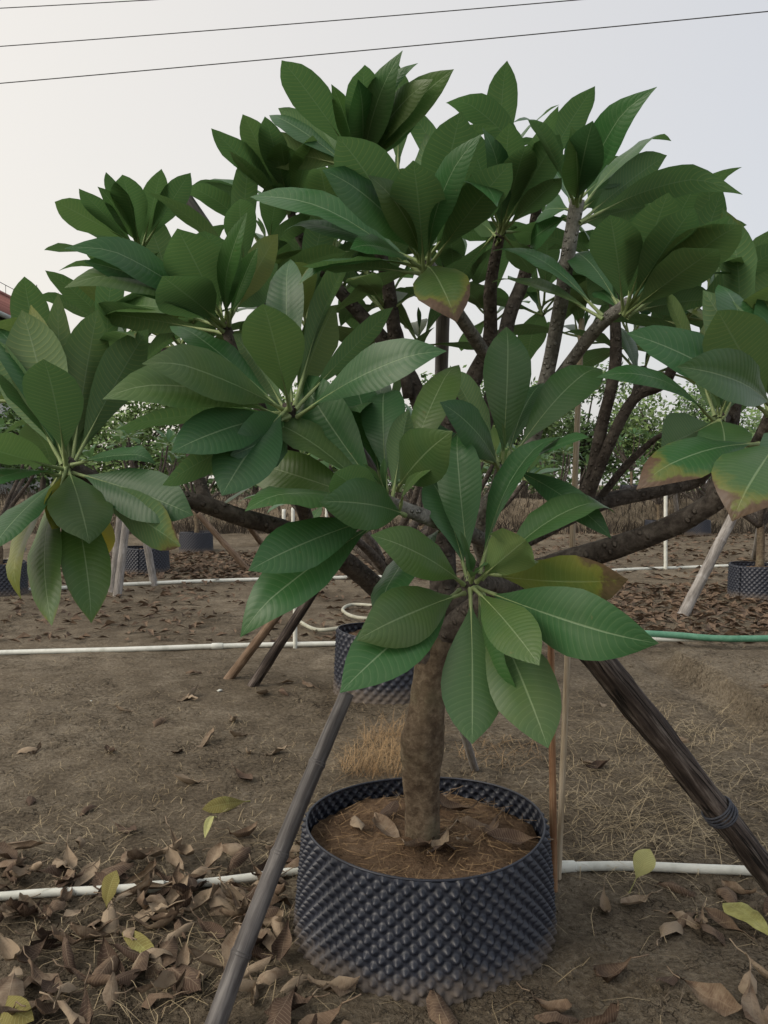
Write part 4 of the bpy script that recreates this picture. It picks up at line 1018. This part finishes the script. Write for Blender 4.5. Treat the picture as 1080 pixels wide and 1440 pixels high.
# straw and dead grass: too many to count
def straw(name, spots, mat, label):
    vs, fs = [], []
    for (p, n, rad, ln, upr) in spots:
        for _ in range(n):
            a = qd.uniform(0, 6.28); rr = rad * math.sqrt(qd.random()); b = Vector((p.x + rr * math.cos(a), p.y + rr * math.sin(a), 0))
            if inpot(b, .45): continue
            b.z = gz(b.x, b.y) + .003; an = qd.uniform(0, 6.28); l_ = ln * qd.uniform(.4, 1.3); up = upr * qd.random()
            d1 = Vector((math.cos(an), math.sin(an), up)).normalized(); sd = Vector((-math.sin(an), math.cos(an), 0)) * qd.uniform(.0005, .0013)
            c1 = b + d1 * l_ * .5 + Vector((0, 0, .01)); c2 = b + d1 * l_ + Vector((qd.uniform(-.02, .02), qd.uniform(-.02, .02), -.02 * up * 2))
            c2.z = max(c2.z, gz(c2.x, c2.y) + .002)
            i = len(vs); z = Vector((0, 0, .0012)); vs += [b - sd, b + sd, c1 - sd + z, c1 + sd + z, c2 - sd * .5, c2 + sd * .5]; fs += [(i, i + 1, i + 3, i + 2), (i + 2, i + 3, i + 5, i + 4)]
    o = obj(name, mesh(name, vs, fs), mat); tag(o, label, 'grass', kind='stuff')
sp = [(onground(530, 1080), 520, .20, .19, 1.6), (onground(560, 1045), 480, .22, .19, 1.6), (onground(700, 1060), 120, .25, .16, .8)]
straw('dry_grass', sp, M_STRAW2, 'orange-brown dead grass tuft behind the front pot')
def weeds():
    vs, fs = [], []
    for _ in range(9000):
        x = qd.uniform(-16, 18); y = BANK_Y + qd.uniform(-1.1, 1.0); b = Vector((x, y, gz(x, y) - .02)); l_ = qd.uniform(.15, .6)
        d1 = Vector((qd.uniform(-.4, .4), qd.uniform(-.5, .2), 1)).normalized(); sd = Vector((qd.uniform(.004, .011), 0, 0)); i = len(vs)
        c1 = b + d1 * l_ * .6; c2 = c1 + (d1 + Vector((qd.uniform(-.6, .6), -.2, -.5))) * l_ * .4
        vs += [b - sd, b + sd, c1 - sd, c1 + sd, c2 - sd * .4, c2 + sd * .4]; fs += [(i, i + 1, i + 3, i + 2), (i + 2, i + 3, i + 5, i + 4)]
    tag(obj('dead_weeds', mesh('dead_weeds', vs, fs), M_WEED), 'dark dead weeds covering the earth bank', 'weeds', kind='stuff')
M_WEED = mat_simple('dead_weed', (.035, .029, .024), (.095, .08, .064), 3, .9, 0)
weeds()
sp = []
for _ in range(70): sp.append((onground(qd.uniform(790, 1100), qd.uniform(980, 1215)), 16, .22, .19, .35))
for _ in range(70): sp.append((onground(qd.uniform(0, 1080), qd.uniform(940, 1440)), 7, .25, .12, .3))
for _ in range(40): sp.append((onground(qd.uniform(0, 430), qd.uniform(1150, 1440)), 9, .2, .12, .4))
straw('straw', sp, M_STRAW, 'loose pale straw scattered over the soil')
cl = MB()
ICO = [(0, 0, 1), (.9, 0, .3), (.28, .85, .3), (-.72, .52, .35), (-.72, -.52, .25), (.28, -.85, .3), (.5, .4, -.6), (-.6, 0, -.6), (.3, -.5, -.6)]
ICF = [(0, 1, 2), (0, 2, 3), (0, 3, 4), (0, 4, 5), (0, 5, 1), (1, 6, 2), (2, 7, 3), (3, 7, 4), (4, 7, 5), (5, 8, 1), (1, 8, 6), (2, 6, 7), (5, 7, 8), (6, 8, 7)]
for _ in range(5200):
    px = qd.uniform(-30, 1110); py = 920 + 540 * qd.random() ** .8; p = onground(px, py)
    if inpot(p, .44) or noise.noise(p * 1.6) < -.12: continue
    r_ = .0028 + .006 * qd.random() ** 3 + (.016 * qd.random() if qd.random() < .035 else 0)
    e_ = Matrix.Rotation(qd.uniform(0, 6.28), 3, 'Z'); cl.add([p + e_ @ Vector((a * r_ * qd.uniform(.7, 1.3), b_ * r_ * qd.uniform(.7, 1.3), c_ * r_ * .75)) for a, b_, c_ in ICO], ICF)
tag(obj('soil_clods', cl.mesh('soil_clods', False), M_SOIL), 'small crumbs and clods of dry brown soil', 'soil', kind='stuff')
# far leaf litter, one mass
def litter(name, zones, label):
    c = MB()
    for x0, x1, y0, y1, n, s in zones:
        for _ in range(n):
            p = Vector((qd.uniform(x0, x1), qd.uniform(y0, y1), 0)); p.z = gz(p.x, p.y) + .012; an = qd.uniform(0, 6.28); l_ = s * qd.uniform(.6, 1.2)
            d1 = Vector((math.cos(an), math.sin(an), qd.uniform(-.15, .35))); d2 = Vector((-math.sin(an), math.cos(an), qd.uniform(-.4, .4)))
            c.add([p, p + d1 * l_ * .5 + d2 * l_ * .2 + Vector((0, 0, .02)), p + d1 * l_, p + d1 * l_ * .5 - d2 * l_ * .2 + Vector((0, 0, qd.uniform(0, .05)))], [(0, 1, 2), (0, 2, 3)], [(0, .5), (.5, 1), (1, .5), (.5, 0)])
    o = obj(name, c.mesh(name, False), M_DRY); tag(o, label, 'litter', kind='stuff')
M_TWIG = mat_simple('dark_chaff', (.060, .046, .034), (.16, .13, .095), 5, .9, 0)
sp = [(onground(qd.uniform(-40, 1120), 930 + 520 * qd.random()), 26, .35, .045, .25) for _ in range(190)]
straw('chaff', sp, M_TWIG, 'dark broken chaff and twigs strewn over the soil')
sp = [(onground(qd.uniform(-40, 1120), 925 + 300 * qd.random()), 12, .40, .07, .25) for _ in range(150)]
straw('pale_chaff', sp, M_STRAW, 'short pale chaff strewn over the bare soil')
vs, fs = [], []
for _ in range(420):
    a = qd.uniform(0, 6.28); rr = .35 * math.sqrt(qd.random()); b = Vector((POT_C.x + rr * math.cos(a), POT_C.y + rr * math.sin(a), .318 + .028 * (1 - (rr / .39) ** 2) + .012 * qd.random())); an = qd.uniform(0, 6.28); l_ = qd.uniform(.02, .09)
    d1 = Vector((math.cos(an), math.sin(an), qd.uniform(-.1, .25))); sd = Vector((-math.sin(an), math.cos(an), .3)) * .0009; i = len(vs)
    vs += [b - sd, b + sd, b + d1 * l_ + sd * .5, b + d1 * l_ - sd * .5]; fs.append((i, i + 1, i + 2, i + 3))
tag(obj('root_bits', mesh('root_bits', vs, fs), M_STRAW2), 'dry rootlets and straw bits on the pot soil', 'debris', kind='stuff')
def stone(px, py, r, label):
    p = onground(px, py); mb = MB(); mb.add([Vector((a * r * 1.3, b_ * r, c_ * r * .5 + r * .2)) for a, b_, c_ in ICO], ICF); o = obj('stone', mb.mesh('stone'), M_PVC); o.location = p; o.rotation_euler = (0, 0, px); tag(o, label, 'stone')
stone(309, 972, .022, 'flat whitish stone near the second row props')
stone(128, 986, .010, 'tiny white pebble on the bare cracked soil')
litter('leaf_litter', [(1.2, 6, 7.3, 11.5, 2300, .16), (-6.5, 1, 12.2, 17, 2300, .18), (1, 12, 12, 24, 1500, .2), (-7, 0, 7.3, 12, 700, .14)], 'brown leaf litter covering the beds of the far rows')
print('hero leaves', NLEAF[0])
